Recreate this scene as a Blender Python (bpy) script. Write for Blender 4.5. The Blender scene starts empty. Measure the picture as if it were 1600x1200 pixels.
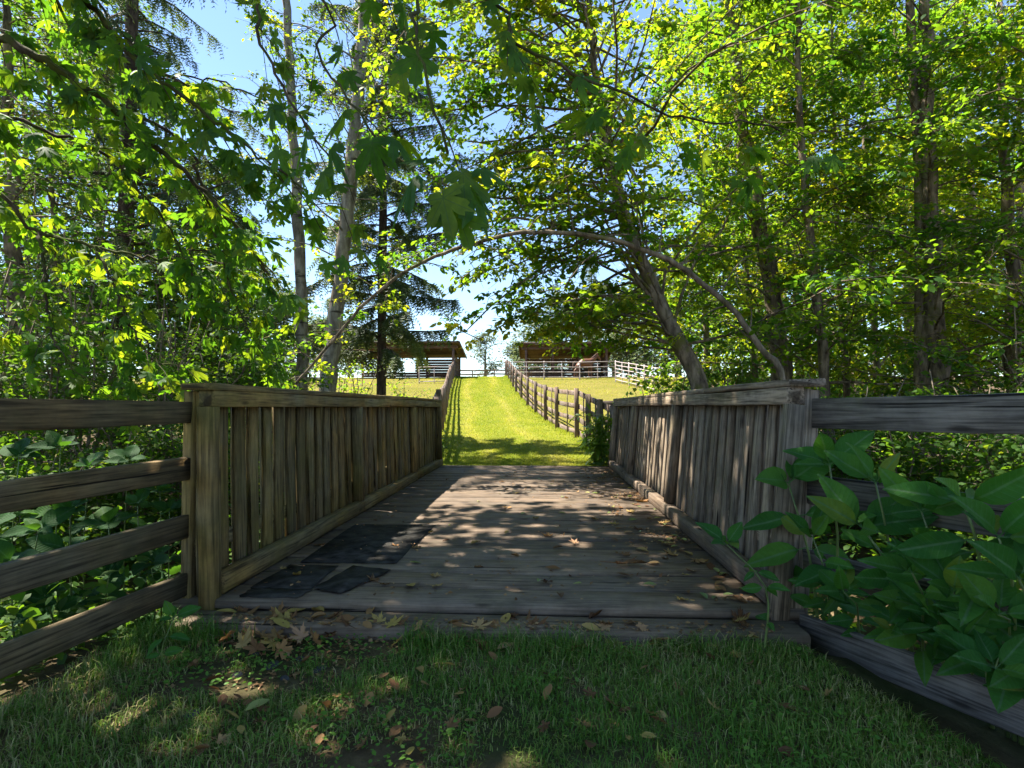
import bpy, math, random
import numpy as np
from mathutils import Vector, Matrix

# ------------------------------------------------------------------ camera, sky, sun, exposure
scene = bpy.context.scene
COL = scene.collection
F = 889.0                       # focal length in photo pixels (1600 wide)
CAM = Vector((0.0, 0.0, 1.0))
cd = bpy.data.cameras.new('camera'); cam = bpy.data.objects.new('camera', cd); COL.objects.link(cam)
cd.sensor_width = 36.0; cd.lens = F / 1600 * 36.0; cd.clip_start = 0.05; cd.clip_end = 3000
cam.location = CAM
cam.rotation_euler = (math.radians(90 + 2.32), 0, math.radians(2.9))
scene.camera = cam
RCAM = cam.rotation_euler.to_matrix()

SUN = Vector((-1.0, 0.36, 1.9)).normalized()      # towards the sun: left, a little ahead, high
world = bpy.data.worlds.new('World'); scene.world = world; world.use_nodes = True
wn = world.node_tree.nodes; wn.clear()
sky = wn.new('ShaderNodeTexSky'); sky.sky_type = 'NISHITA'; sky.sun_disc = False
sky.sun_elevation = math.asin(SUN.z); sky.sun_rotation = math.atan2(SUN.x, SUN.y)
sky.air_density = 1.0; sky.dust_density = 0.1; sky.ozone_density = 3.2
bg = wn.new('ShaderNodeBackground'); bg.inputs['Strength'].default_value = 0.078
wo = wn.new('ShaderNodeOutputWorld')
world.node_tree.links.new(sky.outputs[0], bg.inputs[0]); world.node_tree.links.new(bg.outputs[0], wo.inputs[0])
sd = bpy.data.lights.new('sun', 'SUN'); sd.energy = 5.0; sd.angle = math.radians(0.53); sd.color = (1.0, 0.93, 0.80)
sun = bpy.data.objects.new('sun', sd); COL.objects.link(sun)
sun.rotation_euler = (-SUN).to_track_quat('-Z', 'Y').to_euler()
vs = scene.view_settings
vs.view_transform = 'Standard'; vs.look = 'None'; vs.exposure = 2.02; vs.gamma = 1.0; vs.use_curve_mapping = False
cy = scene.cycles
cy.use_denoising = True
try: cy.denoiser = 'OPENIMAGEDENOISE'
except Exception: pass
cy.max_bounces = 7; cy.diffuse_bounces = 4; cy.glossy_bounces = 2; cy.transmission_bounces = 5; cy.transparent_max_bounces = 4
cy.caustics_reflective = False; cy.caustics_refractive = False
cy.use_adaptive_sampling = True; cy.adaptive_threshold = 0.02

# ------------------------------------------------------------------ helpers
def pix(px, py, Y):
    """photo pixel seen at world distance Y along the bridge axis"""
    d = RCAM @ Vector(((px - 800) / F, -(py - 600) / F, -1.0))
    return CAM + d * (Y / d.y)
def pixz(px, py, z):
    d = RCAM @ Vector(((px - 800) / F, -(py - 600) / F, -1.0))
    return CAM + d * ((z - CAM.z) / d.z)

def link(o, parent=None):
    COL.objects.link(o)
    if parent is not None: o.parent = parent
    return o
def tag(o, label, cat=None, group=None, kind=None):
    if label: o['label'] = label
    if cat: o['category'] = cat
    if group: o['group'] = group
    if kind: o['kind'] = kind
    return o
def empty(name, loc=(0, 0, 0), parent=None):
    o = bpy.data.objects.new(name, None); o.location = loc; o.empty_display_size = 0.1
    return link(o, parent)
def tri_mesh(name, V, T, mat, attrs=None, smooth=False):
    V = np.asarray(V, dtype=np.float32).reshape(-1, 3); T = np.asarray(T, dtype=np.int32).reshape(-1, 3)
    me = bpy.data.meshes.new(name)
    me.vertices.add(len(V)); me.vertices.foreach_set('co', V.ravel())
    me.loops.add(T.size); me.loops.foreach_set('vertex_index', T.ravel())
    me.polygons.add(len(T)); me.polygons.foreach_set('loop_start', np.arange(0, T.size, 3, dtype=np.int32))
    me.polygons.foreach_set('loop_total', np.full(len(T), 3, dtype=np.int32))
    if smooth: me.polygons.foreach_set('use_smooth', np.ones(len(T), dtype=bool))
    if attrs:
        for k, v in attrs.items():
            a = me.attributes.new(k, 'FLOAT', 'POINT'); a.data.foreach_set('value', np.asarray(v, dtype=np.float32))
    me.materials.append(mat); me.update(); me.validate()
    return me
def mobj(name, me, parent=None, loc=None, mw=None):
    o = bpy.data.objects.new(name, me)
    if loc is not None: o.location = loc
    if mw is not None: o.matrix_world = mw
    return link(o, parent)
def nrm(v):
    return v / np.maximum(np.linalg.norm(v, axis=-1, keepdims=True), 1e-9)

# ------------------------------------------------------------------ materials
def newmat(name):
    m = bpy.data.materials.new(name); m.use_nodes = True
    nt = m.node_tree; nt.nodes.clear()
    out = nt.nodes.new('ShaderNodeOutputMaterial')
    return m, nt, out
class N:
    def __init__(s, nt): s.nt = nt
    def __call__(s, typ, **kw):
        n = s.nt.nodes.new(typ)
        ins = kw.pop('ins', {})
        for k, v in kw.items(): setattr(n, k, v)
        for k, v in ins.items():
            if isinstance(v, bpy.types.NodeSocket): s.nt.links.new(v, n.inputs[k])
            else: n.inputs[k].default_value = v
        return n
    def ramp(s, fac, stops, interp='LINEAR'):
        n = s.nt.nodes.new('ShaderNodeValToRGB'); n.color_ramp.interpolation = interp
        e = n.color_ramp.elements
        while len(e) < len(stops): e.new(0.5)
        for el, (p, c) in zip(e, stops): el.position = p; el.color = (*c, 1) if len(c) == 3 else c
        s.nt.links.new(fac, n.inputs[0]); return n.outputs[0]
    def mix(s, fac, a, b, bt='MIX'):
        n = s.nt.nodes.new('ShaderNodeMix'); n.data_type = 'RGBA'; n.blend_type = bt
        for k, v in ((0, fac), (6, a), (7, b)):
            if isinstance(v, bpy.types.NodeSocket): s.nt.links.new(v, n.inputs[k])
            else: n.inputs[k].default_value = v if k == 0 else ((*v, 1) if len(v) == 3 else v)
        return n.outputs[2]
    def math(s, op, a, b=None, c=None, clamp=False):
        n = s.nt.nodes.new('ShaderNodeMath'); n.operation = op; n.use_clamp = clamp
        for k, v in ((0, a), (1, b), (2, c)):
            if v is None: continue
            if isinstance(v, bpy.types.NodeSocket): s.nt.links.new(v, n.inputs[k])
            else: n.inputs[k].default_value = v
        return n.outputs[0]
    def noise(s, vec, scale, detail=4, rough=0.55):
        n = s('ShaderNodeTexNoise', ins={'Scale': scale, 'Detail': detail, 'Roughness': rough})
        if vec is not None: s.nt.links.new(vec, n.inputs['Vector'])
        return n.outputs['Fac']

def mat_wood(name, dark, light, grey, algae=0.0, algae_col=(0.07, 0.08, 0.02), rough=0.85, value_var=0.35, gs=1.0):
    m, nt, out = newmat(name); n = N(nt)
    tc = n('ShaderNodeTexCoord'); oi = n('ShaderNodeObjectInfo'); geo = n('ShaderNodeNewGeometry')
    off = n('ShaderNodeVectorMath', operation='SCALE', ins={0: (37.0, 53.0, 91.0), 'Scale': oi.outputs['Random']})
    base = n('ShaderNodeVectorMath', operation='ADD', ins={0: tc.outputs['Object'], 1: off.outputs[0]})
    m1 = n('ShaderNodeMapping', ins={'Vector': base.outputs[0], 'Scale': (1.3, 16 * gs, 16 * gs)})
    m2 = n('ShaderNodeMapping', ins={'Vector': base.outputs[0], 'Scale': (3.2, 75, 75)})
    g1 = n.noise(m1.outputs[0], 1.0, 6, 0.62); g2 = n.noise(m2.outputs[0], 1.0, 3, 0.6)
    wob = n.noise(base.outputs[0], 1.7, 4, 0.6)
    c = n.ramp(g1, [(0.30, dark), (0.52, light), (0.72, tuple(0.75 * x for x in light))])
    c = n.mix(n.ramp(wob, [(0.36, (0, 0, 0)), (0.62, (1, 1, 1))]), c, grey)
    c = n.mix(0.8 * gs, c, n.ramp(g2, [(0.33, (0.16, 0.15, 0.14)), (0.5, (0.85, 0.85, 0.85)), (0.62, (1.25, 1.25, 1.25))]), 'MULTIPLY')
    # knots and cracks
    m3 = n('ShaderNodeMapping', ins={'Vector': base.outputs[0], 'Scale': (2.6, 9, 9)})
    vo = n('ShaderNodeTexVoronoi', ins={'Vector': m3.outputs[0], 'Scale': 1.0})
    c = n.mix(n.ramp(vo.outputs['Distance'], [(0.07, (0.75, 0.75, 0.75)), (0.16, (0, 0, 0))]), c, tuple(0.3 * x for x in dark))
    m4 = n('ShaderNodeMapping', ins={'Vector': base.outputs[0], 'Scale': (0.9, 34, 34)})
    crack = n.noise(m4.outputs[0], 1.0, 2, 0.5)
    ck = n.ramp(crack, [(0.27, (1, 1, 1)), (0.31, (0, 0, 0))])
    c = n.mix(ck, c, tuple(0.18 * x for x in dark))
    if algae > 0:
        al = n.noise(geo.outputs['Position'], 2.3, 5, 0.65)
        c = n.mix(n.ramp(al, [(0.62 - 0.35 * algae, (0, 0, 0)), (0.85 - 0.2 * algae, (0.85, 0.85, 0.85))]), c, algae_col)
    st = n.noise(geo.outputs['Position'], 6.0, 4, 0.7)
    c = n.mix(0.5, c, n.ramp(st, [(0.35, (0.45, 0.43, 0.42)), (0.6, (1, 1, 1))]), 'MULTIPLY')
    sn = n('ShaderNodeSeparateXYZ', ins={0: tc.outputs['Normal']})
    c = n.mix(n.ramp(n.math('ABSOLUTE', sn.outputs['X']), [(0.8, (0, 0, 0)), (0.9, (0.8, 0.8, 0.8))]), c, tuple(0.35 * x for x in dark))
    hv = n.math('MULTIPLY_ADD', oi.outputs['Random'], value_var, 1.0 - value_var / 2)
    hs = n('ShaderNodeHueSaturation', ins={'Color': c, 'Value': hv})
    h = n.math('ADD', n.math('MULTIPLY', g2, 0.5), g1)
    h = n.math('SUBTRACT', h, n.math('MULTIPLY', ck, 1.2))
    bp = n('ShaderNodeBump', ins={'Strength': 0.55, 'Distance': 0.006, 'Height': h})
    b = n('ShaderNodeBsdfPrincipled', ins={'Base Color': hs.outputs[0], 'Roughness': rough, 'Normal': bp.outputs[0]})
    b.inputs['Specular IOR Level'].default_value = 0.25
    nt.links.new(b.outputs[0], out.inputs[0]); return m

def mat_leaf(name, stops, trans, tmix=0.45, rough=0.5, spec=0.35, attr='rnd', rib=None, palm=None):
    m, nt, out = newmat(name); n = N(nt)
    if attr == 'object':
        fac = n('ShaderNodeObjectInfo').outputs['Random']
    else:
        fac = n('ShaderNodeAttribute', attribute_name=attr).outputs['Fac']
    c = n.ramp(fac, stops)
    t = n.ramp(fac, trans)
    tc = n('ShaderNodeTexCoord')
    bn = None
    if rib:
        sp = n('ShaderNodeSeparateXYZ', ins={0: tc.outputs['Object']})
        ay = n.math('ABSOLUTE', sp.outputs['Y'])
        mr = n.ramp(ay, [(0.0, (1, 1, 1)), (rib[1], (0.8, 0.8, 0.8)), (rib[1] * 2.0, (0, 0, 0))])
        # side veins running forward from the rib
        v = n.math('SUBTRACT', sp.outputs['X'], n.math('MULTIPLY', ay, 0.75))
        w = n.math('FRACT', n.math('MULTIPLY', v, rib[2]))
        w = n.math('ABSOLUTE', n.math('SUBTRACT', w, 0.5))
        vr = n.ramp(w, [(0.0, (0.42, 0.42, 0.42)), (0.09, (0, 0, 0))])
        c = n.mix(vr, c, rib[0]); c = n.mix(mr, c, rib[0])
        bl = n.noise(tc.outputs['Object'], 14.0, 3)
        c = n.mix(0.5, c, n.ramp(bl, [(0.3, (0.6, 0.6, 0.6)), (0.65, (1.15, 1.15, 1.15))]), 'MULTIPLY')
        bn = n('ShaderNodeBump', ins={'Strength': 0.5, 'Distance': 0.004, 'Height': n.math('ADD', n.math('MULTIPLY', w, -1.0), bl)}).outputs[0]
    if palm:
        sp = n('ShaderNodeSeparateXYZ', ins={0: tc.outputs['Object']}); xx = n.math('SUBTRACT', sp.outputs['X'], 0.30)
        an = n.math('ARCTAN2', sp.outputs['Y'], xx); rr = n.math('SQRT', n.math('ADD', n.math('MULTIPLY', xx, xx), n.math('MULTIPLY', sp.outputs['Y'], sp.outputs['Y'])))
        w = n.math('PINGPONG', an, math.radians(26.5))
        w = n.math('MULTIPLY', w, rr)
        vr = n.ramp(w, [(0.0, (0.7, 0.7, 0.7)), (0.014, (0, 0, 0))])
        bl = n.noise(tc.outputs['Object'], 5.0, 4)
        var = n.ramp(bl, [(0.3, (0.6, 0.65, 0.6)), (0.65, (1.2, 1.15, 1.1))])
        c = n.mix(0.7, c, var, 'MULTIPLY'); t = n.mix(0.7, t, var, 'MULTIPLY')
        c = n.mix(vr, c, palm); t = n.mix(vr, t, tuple(0.45 * x for x in palm))
    p = n('ShaderNodeBsdfPrincipled', ins={'Base Color': c, 'Roughness': rough})
    p.inputs['Specular IOR Level'].default_value = spec
    if bn is not None: nt.links.new(bn, p.inputs['Normal'])
    tr = n('ShaderNodeBsdfTranslucent', ins={'Color': t})
    mx = n('ShaderNodeMixShader', ins={0: tmix}); nt.links.new(p.outputs[0], mx.inputs[1]); nt.links.new(tr.outputs[0], mx.inputs[2])
    nt.links.new(mx.outputs[0], out.inputs[0]); return m

def mat_bark(name, dark, light, moss=(0.06, 0.075, 0.015), mossy=0.4, scale=9, band=None):
    m, nt, out = newmat(name); n = N(nt)
    geo = n('ShaderNodeNewGeometry')
    mp = n('ShaderNodeMapping', ins={'Vector': geo.outputs['Position'], 'Scale': (scale, scale, scale * 0.28)})
    g = n.noise(mp.outputs[0], 1.0, 6, 0.65)
    c = n.ramp(g, [(0.33, dark), (0.5, tuple((a + b) / 2 for a, b in zip(dark, light))), (0.62, light)])
    if band:
        mb = n('ShaderNodeMapping', ins={'Vector': geo.outputs['Position'], 'Scale': (1.5, 1.5, 9.0)})
        bb = n.noise(mb.outputs[0], 1.0, 4, 0.6)
        c = n.mix(n.ramp(bb, [(0.34, (1, 1, 1)), (0.42, (0, 0, 0))]), c, band)
    ms = n.noise(geo.outputs['Position'], 3.2, 5, 0.65)
    c = n.mix(n.ramp(ms, [(0.68 - 0.3 * mossy, (0, 0, 0)), (0.8 - 0.3 * mossy, (0.9, 0.9, 0.9))]), c, moss)
    bp = n('ShaderNodeBump', ins={'Strength': 0.8, 'Distance': 0.02, 'Height': g})
    b = n('ShaderNodeBsdfPrincipled', ins={'Base Color': c, 'Roughness': 0.92, 'Normal': bp.outputs[0]})
    b.inputs['Specular IOR Level'].default_value = 0.15
    nt.links.new(b.outputs[0], out.inputs[0]); return m

def mat_plain(name, col, rough=0.6, metal=0.0, var=0.3, scale=8.0, bump=0.2):
    m, nt, out = newmat(name); n = N(nt)
    tc = n('ShaderNodeTexCoord')
    g = n.noise(tc.outputs['Object'], scale, 5, 0.6)
    c = n.ramp(g, [(0.3, tuple(x * (1 - var) for x in col)), (0.7, tuple(min(1, x * (1 + var)) for x in col))])
    bp = n('ShaderNodeBump', ins={'Strength': bump, 'Distance': 0.01, 'Height': g})
    b = n('ShaderNodeBsdfPrincipled', ins={'Base Color': c, 'Roughness': rough, 'Metallic': metal, 'Normal': bp.outputs[0]})
    if rough > 0.9: b.inputs['Specular IOR Level'].default_value = 0.08
    nt.links.new(b.outputs[0], out.inputs[0]); return m

M = {}
M['rail_warm'] = mat_wood('wood_railing_mossy', (0.05, 0.030, 0.010), (0.25, 0.16, 0.05), (0.17, 0.135, 0.07), algae=0.5, algae_col=(0.135, 0.112, 0.022), value_var=0.6)
M['rail_grey'] = mat_wood('wood_railing_grey', (0.09, 0.062, 0.040), (0.32, 0.24, 0.165), (0.26, 0.21, 0.16), algae=0.15, algae_col=(0.12, 0.115, 0.05), value_var=0.5)
M['deck'] = mat_wood('wood_deck', (0.07, 0.046, 0.031), (0.22, 0.158, 0.11), (0.165, 0.127, 0.097), gs=0.6, algae=0.18, algae_col=(0.07, 0.068, 0.04), value_var=0.5)
M['fence_warm'] = mat_wood('wood_fence_brown', (0.05, 0.032, 0.013), (0.19, 0.128, 0.056), (0.135, 0.105, 0.062), algae=0.35, algae_col=(0.075, 0.075, 0.03))
M['fence_grey'] = mat_wood('wood_fence_grey', (0.055, 0.043, 0.036), (0.17, 0.14, 0.118), (0.145, 0.125, 0.11), algae=0.08)
M['fence_hill'] = mat_wood('wood_fence_hill', (0.10, 0.065, 0.05), (0.24, 0.165, 0.125), (0.22, 0.175, 0.15), algae=0.05)
M['shed'] = mat_wood('wood_shed', (0.07, 0.034, 0.025), (0.18, 0.10, 0.078), (0.155, 0.10, 0.085))
M['mat'] = mat_plain('rubber_mat', (0.036, 0.034, 0.031), 0.95, var=0.75, scale=9, bump=0.4)
M['roof'] = mat_plain('roof_metal', (0.20, 0.19, 0.2), 0.55, var=0.2)
M['pipe'] = mat_plain('pipe_galvanised', (0.36, 0.30, 0.29), 0.6, 0.1, var=0.15)
M['stone'] = mat_plain('stone', (0.06, 0.06, 0.062), 0.95, var=0.3, scale=20)
G_ = lambda *s: [(p, c) for p, c in s]
M['maple'] = mat_leaf('leaf_maple', G_((0, (0.025, 0.075, 0.014)), (0.7, (0.04, 0.105, 0.016)), (1, (0.075, 0.13, 0.018))),
                      G_((0, (0.13, 0.32, 0.014)), (0.6, (0.24, 0.45, 0.014)), (1, (0.46, 0.54, 0.015))), 0.50, 0.6, 0.2)
M['maple_obj'] = mat_leaf('leaf_maple_large', G_((0, (0.022, 0.075, 0.02)), (0.7, (0.032, 0.10, 0.02)), (1, (0.06, 0.12, 0.018))),
                      G_((0, (0.12, 0.30, 0.014)), (0.6, (0.22, 0.44, 0.014)), (1, (0.44, 0.52, 0.015))), 0.48, 0.6, 0.22, attr='object', palm=(0.10, 0.17, 0.05))
M['alder'] = mat_leaf('leaf_alder', G_((0, (0.025, 0.075, 0.014)), (0.6, (0.045, 0.11, 0.015)), (1, (0.085, 0.14, 0.018))),
                      G_((0, (0.12, 0.30, 0.012)), (0.45, (0.27, 0.43, 0.012)), (0.75, (0.47, 0.53, 0.014)), (1, (0.62, 0.57, 0.015))), 0.60, 0.55, 0.22)
M['shrub'] = mat_leaf('leaf_shrub', G_((0, (0.03, 0.078, 0.015)), (0.6, (0.05, 0.11, 0.017)), (1, (0.095, 0.14, 0.022))),
                      G_((0, (0.09, 0.22, 0.012)), (0.6, (0.16, 0.30, 0.012)), (1, (0.36, 0.42, 0.02))), 0.48, 0.6, 0.2)
M['needle'] = mat_leaf('needles', G_((0, (0.03, 0.062, 0.025)), (0.6, (0.055, 0.092, 0.034)), (1, (0.11, 0.13, 0.05))),
                      G_((0, (0.08, 0.14, 0.03)), (1, (0.2, 0.24, 0.05))), 0.35, 0.55, 0.3)
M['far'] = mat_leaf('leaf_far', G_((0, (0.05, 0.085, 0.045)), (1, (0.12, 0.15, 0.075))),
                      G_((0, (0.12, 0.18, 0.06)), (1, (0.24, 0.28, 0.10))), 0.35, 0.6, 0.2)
M['weed'] = mat_leaf('leaf_weed', G_((0, (0.026, 0.105, 0.020)), (0.7, (0.045, 0.145, 0.024)), (0.92, (0.075, 0.175, 0.024)), (1, (0.16, 0.18, 0.03))),
                      G_((0, (0.08, 0.26, 0.02)), (1, (0.18, 0.38, 0.02))), 0.38, 0.62, 0.12, attr='object', rib=((0.09, 0.17, 0.075), 0.012, 11.0))
M['weed_shaded'] = mat_leaf('leaf_weed_shaded', G_((0, (0.010, 0.042, 0.012)), (0.6, (0.016, 0.058, 0.014)), (1, (0.035, 0.085, 0.016))),
                      G_((0, (0.05, 0.16, 0.015)), (1, (0.10, 0.24, 0.015))), 0.30, 0.65, 0.10, attr='object', rib=((0.045, 0.09, 0.04), 0.012, 11.0))  # weed leaf colour darkened to stand in for shade behind the brown fence
M['bush'] = mat_leaf('leaf_bush', G_((0, (0.05, 0.13, 0.02)), (1, (0.10, 0.19, 0.02))),
                      G_((0, (0.22, 0.40, 0.01)), (1, (0.42, 0.52, 0.015))), 0.42, 0.45, 0.45)
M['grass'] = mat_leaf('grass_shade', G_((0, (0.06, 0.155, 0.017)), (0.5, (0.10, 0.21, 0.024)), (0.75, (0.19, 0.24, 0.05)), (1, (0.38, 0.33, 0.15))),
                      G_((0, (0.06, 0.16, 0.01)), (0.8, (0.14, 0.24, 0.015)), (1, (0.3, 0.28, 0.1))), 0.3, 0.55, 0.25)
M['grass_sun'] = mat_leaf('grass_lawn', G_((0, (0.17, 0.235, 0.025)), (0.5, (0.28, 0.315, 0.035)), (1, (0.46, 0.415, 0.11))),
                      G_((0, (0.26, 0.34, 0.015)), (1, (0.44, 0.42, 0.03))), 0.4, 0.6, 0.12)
M['dead'] = mat_leaf('leaf_dead', G_((0, (0.10, 0.045, 0.022)), (0.35, (0.20, 0.10, 0.045)), (0.6, (0.30, 0.17, 0.07)), (0.8, (0.36, 0.27, 0.07)), (1, (0.42, 0.24, 0.14))),
                      G_((0, (0.12, 0.05, 0.02)), (1, (0.35, 0.2, 0.06))), 0.22, 0.7, 0.2, attr='object')
M['litter'] = mat_leaf('leaf_litter', G_((0, (0.09, 0.045, 0.022)), (0.5, (0.22, 0.12, 0.055)), (1, (0.36, 0.23, 0.12))),
                      G_((0, (0.12, 0.05, 0.02)), (1, (0.35, 0.2, 0.06))), 0.2, 0.7, 0.2)
M['dead_green'] = mat_leaf('leaf_fallen_green', G_((0, (0.16, 0.22, 0.08)), (1, (0.34, 0.32, 0.10))), G_((0, (0.2, 0.25, 0.05)), (1, (0.3, 0.3, 0.06))), 0.25, 0.6, 0.3, attr='object')
M['stem'] = mat_plain('plant_stem', (0.10, 0.14, 0.035), 0.5, var=0.35, scale=15)
M['bark_maple'] = mat_bark('bark_maple', (0.02, 0.014, 0.011), (0.085, 0.065, 0.045), mossy=0.75, scale=14)
M['bark_alder'] = mat_bark('bark_alder', (0.10, 0.08, 0.06), (0.36, 0.32, 0.27), mossy=0.25, scale=8, band=(0.05, 0.04, 0.03))
M['bark_wood'] = mat_bark('bark_woodland', (0.035, 0.026, 0.02), (0.26, 0.205, 0.15), moss=(0.115, 0.115, 0.025), mossy=0.45, scale=10)
M['bark_spruce'] = mat_bark('bark_spruce', (0.03, 0.02, 0.016), (0.12, 0.085, 0.065), mossy=0.2, scale=14)
M['horse'] = mat_plain('horse_coat', (0.13, 0.048, 0.025), 0.55, var=0.15, scale=4)
M['horse_dark'] = mat_plain('horse_mane', (0.06, 0.025, 0.015), 0.7, var=0.2)

# ------------------------------------------------------------------ terrain
PY = [(-60, -0.10), (2.75, -0.10), (3.1, -0.45), (4.2, -1.25), (6.3, -1.5), (8.2, -1.25), (9.2, -0.5), (9.72, -0.06), (10.4, -0.045), (14, 0.0), (19.4, 0.26), (23.5, 0.54), (26.5, 0.86),
      (34.6, 1.92), (42, 2.95), (46, 3.4), (50, 3.62), (56, 3.72), (70, 3.5), (120, 1.5), (400, -2), (3000, -6)]
py_x = np.array([p[0] for p in PY]); py_z = np.array([p[1] for p in PY])
def ground(x, y):
    x = np.asarray(x, float); y = np.asarray(y, float)
    z = np.interp(y, py_x, py_z)
    # sides of the stream hollow are shallower
    side = np.clip((np.abs(x + 0.3) - 1.9) / 2.2, 0, 1)
    hol = (y > 2.75) & (y < 9.72)
    z = np.where(hol, z * (1 - 0.62 * side), z)
    # lower ground behind the fences beside the camera
    near = np.clip((3.2 - y) / 1.0, 0, 1)
    z = z - near * (0.16 * np.clip((x - 1.15) / 0.5, 0, 1) + 0.12 * np.clip((-1.9 - x) / 0.6, 0, 1))
    z = z + 0.03 * np.sin(x * 1.3 + 0.7) * np.sin(y * 0.9) * np.clip((np.abs(x + 0.3) - 2.3), 0, 1)
    return z
def G(x, y): return float(ground(x, y))

def grid_axis(stops):
    out = []
    for (a, b, st) in stops: out += list(np.arange(a, b, st))
    out.append(stops[-1][1]); return np.array(out)
gx = grid_axis([(-1500, -200, 130), (-200, -40, 16), (-40, -8, 1.6), (-8, 8, 0.25), (8, 40, 1.6), (40, 200, 16), (200, 1500, 130)])
gy = grid_axis([(-40, -4, 3), (-4, 2, 0.4), (2, 11, 0.14), (11, 60, 0.7), (60, 200, 10), (200, 2600, 160)])
XX, YY = np.meshgrid(gx, gy)
ZZ = ground(XX, YY)
rng = np.random.default_rng(3)
ZZ = ZZ + np.where((np.abs(XX + .3) < 10) & (YY > 2.8) & (YY < 9.5), rng.normal(0, 0.02, ZZ.shape), 0)
nx, ny = len(gx), len(gy)
idx = np.arange(nx * ny).reshape(ny, nx)
a, b, c, d = idx[:-1, :-1].ravel(), idx[:-1, 1:].ravel(), idx[1:, 1:].ravel(), idx[1:, :-1].ravel()
T = np.concatenate([np.stack([a, b, c], 1), np.stack([a, c, d], 1)])

# the lane between the paddock fences bends a little to the left as it climbs
RF = [(10.3, 1.32), (13.4, 1.22), (16, 1.10), (19.4, 0.50), (23.5, 0.0), (26.5, -0.45), (34.6, -1.56), (50, -3.15), (60, -4.2)]
LF = [(10.3, -1.95), (14, -2.55), (20, -3.45), (34, -5.5), (50, -7.5), (60, -8.8)]
rfx = lambda y: float(np.interp(y, [p[0] for p in RF], [p[1] for p in RF]))
lfx = lambda y: float(np.interp(y, [p[0] for p in LF], [p[1] for p in LF]))

def mat_ground():
    m, nt, out = newmat('ground'); n = N(nt)
    geo = n('ShaderNodeNewGeometry'); sp = n('ShaderNodeSeparateXYZ', ins={0: geo.outputs['Position']})
    X, Y = sp.outputs['X'], sp.outputs['Y']
    big = n.noise(geo.outputs['Position'], 0.9, 5, 0.6); fine = n.noise(geo.outputs['Position'], 30, 5, 0.7); mid = n.noise(geo.outputs['Position'], 5, 5, 0.65)
    # path centre follows the lane
    yc = n.math('SUBTRACT', Y, 10.0)
    u = n.math('ADD', n.math('ADD', X, 0.35), n.math('MULTIPLY', yc, 0.122))      # offset from lane centre line
    lawn = n.ramp(mid, [(0.3, (0.125, 0.145, 0.014)), (0.5, (0.165, 0.175, 0.017)), (0.7, (0.20, 0.185, 0.028))])
    # wheel-worn lighter strips
    st = n.math('ABSOLUTE', n.math('SUBTRACT', n.math('ABSOLUTE', n.math('ADD', u, n.math('MULTIPLY', big, 0.3))), 0.95))
    lawn = n.mix(n.ramp(st, [(0.0, (0.5, 0.5, 0.5)), (0.35, (0, 0, 0))]), lawn, (0.24, 0.215, 0.065))
    pad = n.ramp(mid, [(0.3, (0.115, 0.115, 0.022)), (0.55, (0.165, 0.135, 0.034)), (0.75, (0.10, 0.115, 0.018))])
    edge = n.math('ADD', n.math('ABSOLUTE', u), n.math('MULTIPLY', n.math('SUBTRACT', mid, 0.5), 0.35))
    litter = n.ramp(mid, [(0.3, (0.045, 0.032, 0.02)), (0.55, (0.10, 0.07, 0.042)), (0.7, (0.17, 0.12, 0.08))])
    c = n.mix(n.ramp(n.math('DIVIDE', edge, 10.0), [(0.205, (0, 0, 0)), (0.225, (1, 1, 1))]), lawn, n.mix(n.ramp(n.math('DIVIDE', edge, 10.0), [(0.205, (0.75, 0.75, 0.75)), (0.26, (0, 0, 0))]), pad, (0.24, 0.15, 0.10)))
    # woods / stream hollow before the hill: litter
    wy = n.math('ADD', Y, n.math('MULTIPLY', big, 2.0))
    inwood = n.ramp(n.math('DIVIDE', n.math('ABSOLUTE', n.math('ADD', X, 0.4)), 10.0), [(0.22, (0, 0, 0)), (0.30, (1, 1, 1))])
    before = n.ramp(n.math('DIVIDE', wy, 100.0), [(0.17, (1, 1, 1)), (0.19, (0, 0, 0))])
    c = n.mix(n.math('MULTIPLY', inwood, before), c, litter)
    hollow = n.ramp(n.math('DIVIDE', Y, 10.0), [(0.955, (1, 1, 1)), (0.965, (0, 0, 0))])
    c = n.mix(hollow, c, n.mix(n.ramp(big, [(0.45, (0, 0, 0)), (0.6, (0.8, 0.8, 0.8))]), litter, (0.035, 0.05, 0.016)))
    # right-hand woods along the slope
    c = n.mix(0.6, c, n.ramp(n.noise(geo.outputs['Position'], 0.7, 6, 0.7), [(0.35, (0.6, 0.72, 0.5)), (0.6, (1.1, 1.05, 1.0))]), 'MULTIPLY')
    wr = n.ramp(n.math('DIVIDE', n.math('SUBTRACT', X, n.math('MULTIPLY', Y, 0.20)), 10.0), [(0.2, (0, 0, 0)), (0.3, (1, 1, 1))])
    c = n.mix(wr, c, litter)
    c = n.mix(0.35, c, n.ramp(fine, [(0.3, (0.45, 0.45, 0.45)), (0.65, (1.2, 1.2, 1.2))]), 'MULTIPLY')
    bp = n('ShaderNodeBump', ins={'Strength': 0.5, 'Distance': 0.03, 'Height': n.math('ADD', fine, mid)})
    p = n('ShaderNodeBsdfPrincipled', ins={'Base Color': c, 'Roughness': 0.95, 'Normal': bp.outputs[0]})
    p.inputs['Specular IOR Level'].default_value = 0.1
    nt.links.new(p.outputs[0], out.inputs[0]); return m
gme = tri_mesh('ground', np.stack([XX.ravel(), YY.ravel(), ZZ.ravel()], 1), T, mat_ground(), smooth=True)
g = mobj('ground', gme); tag(g, None, kind='structure')

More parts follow.
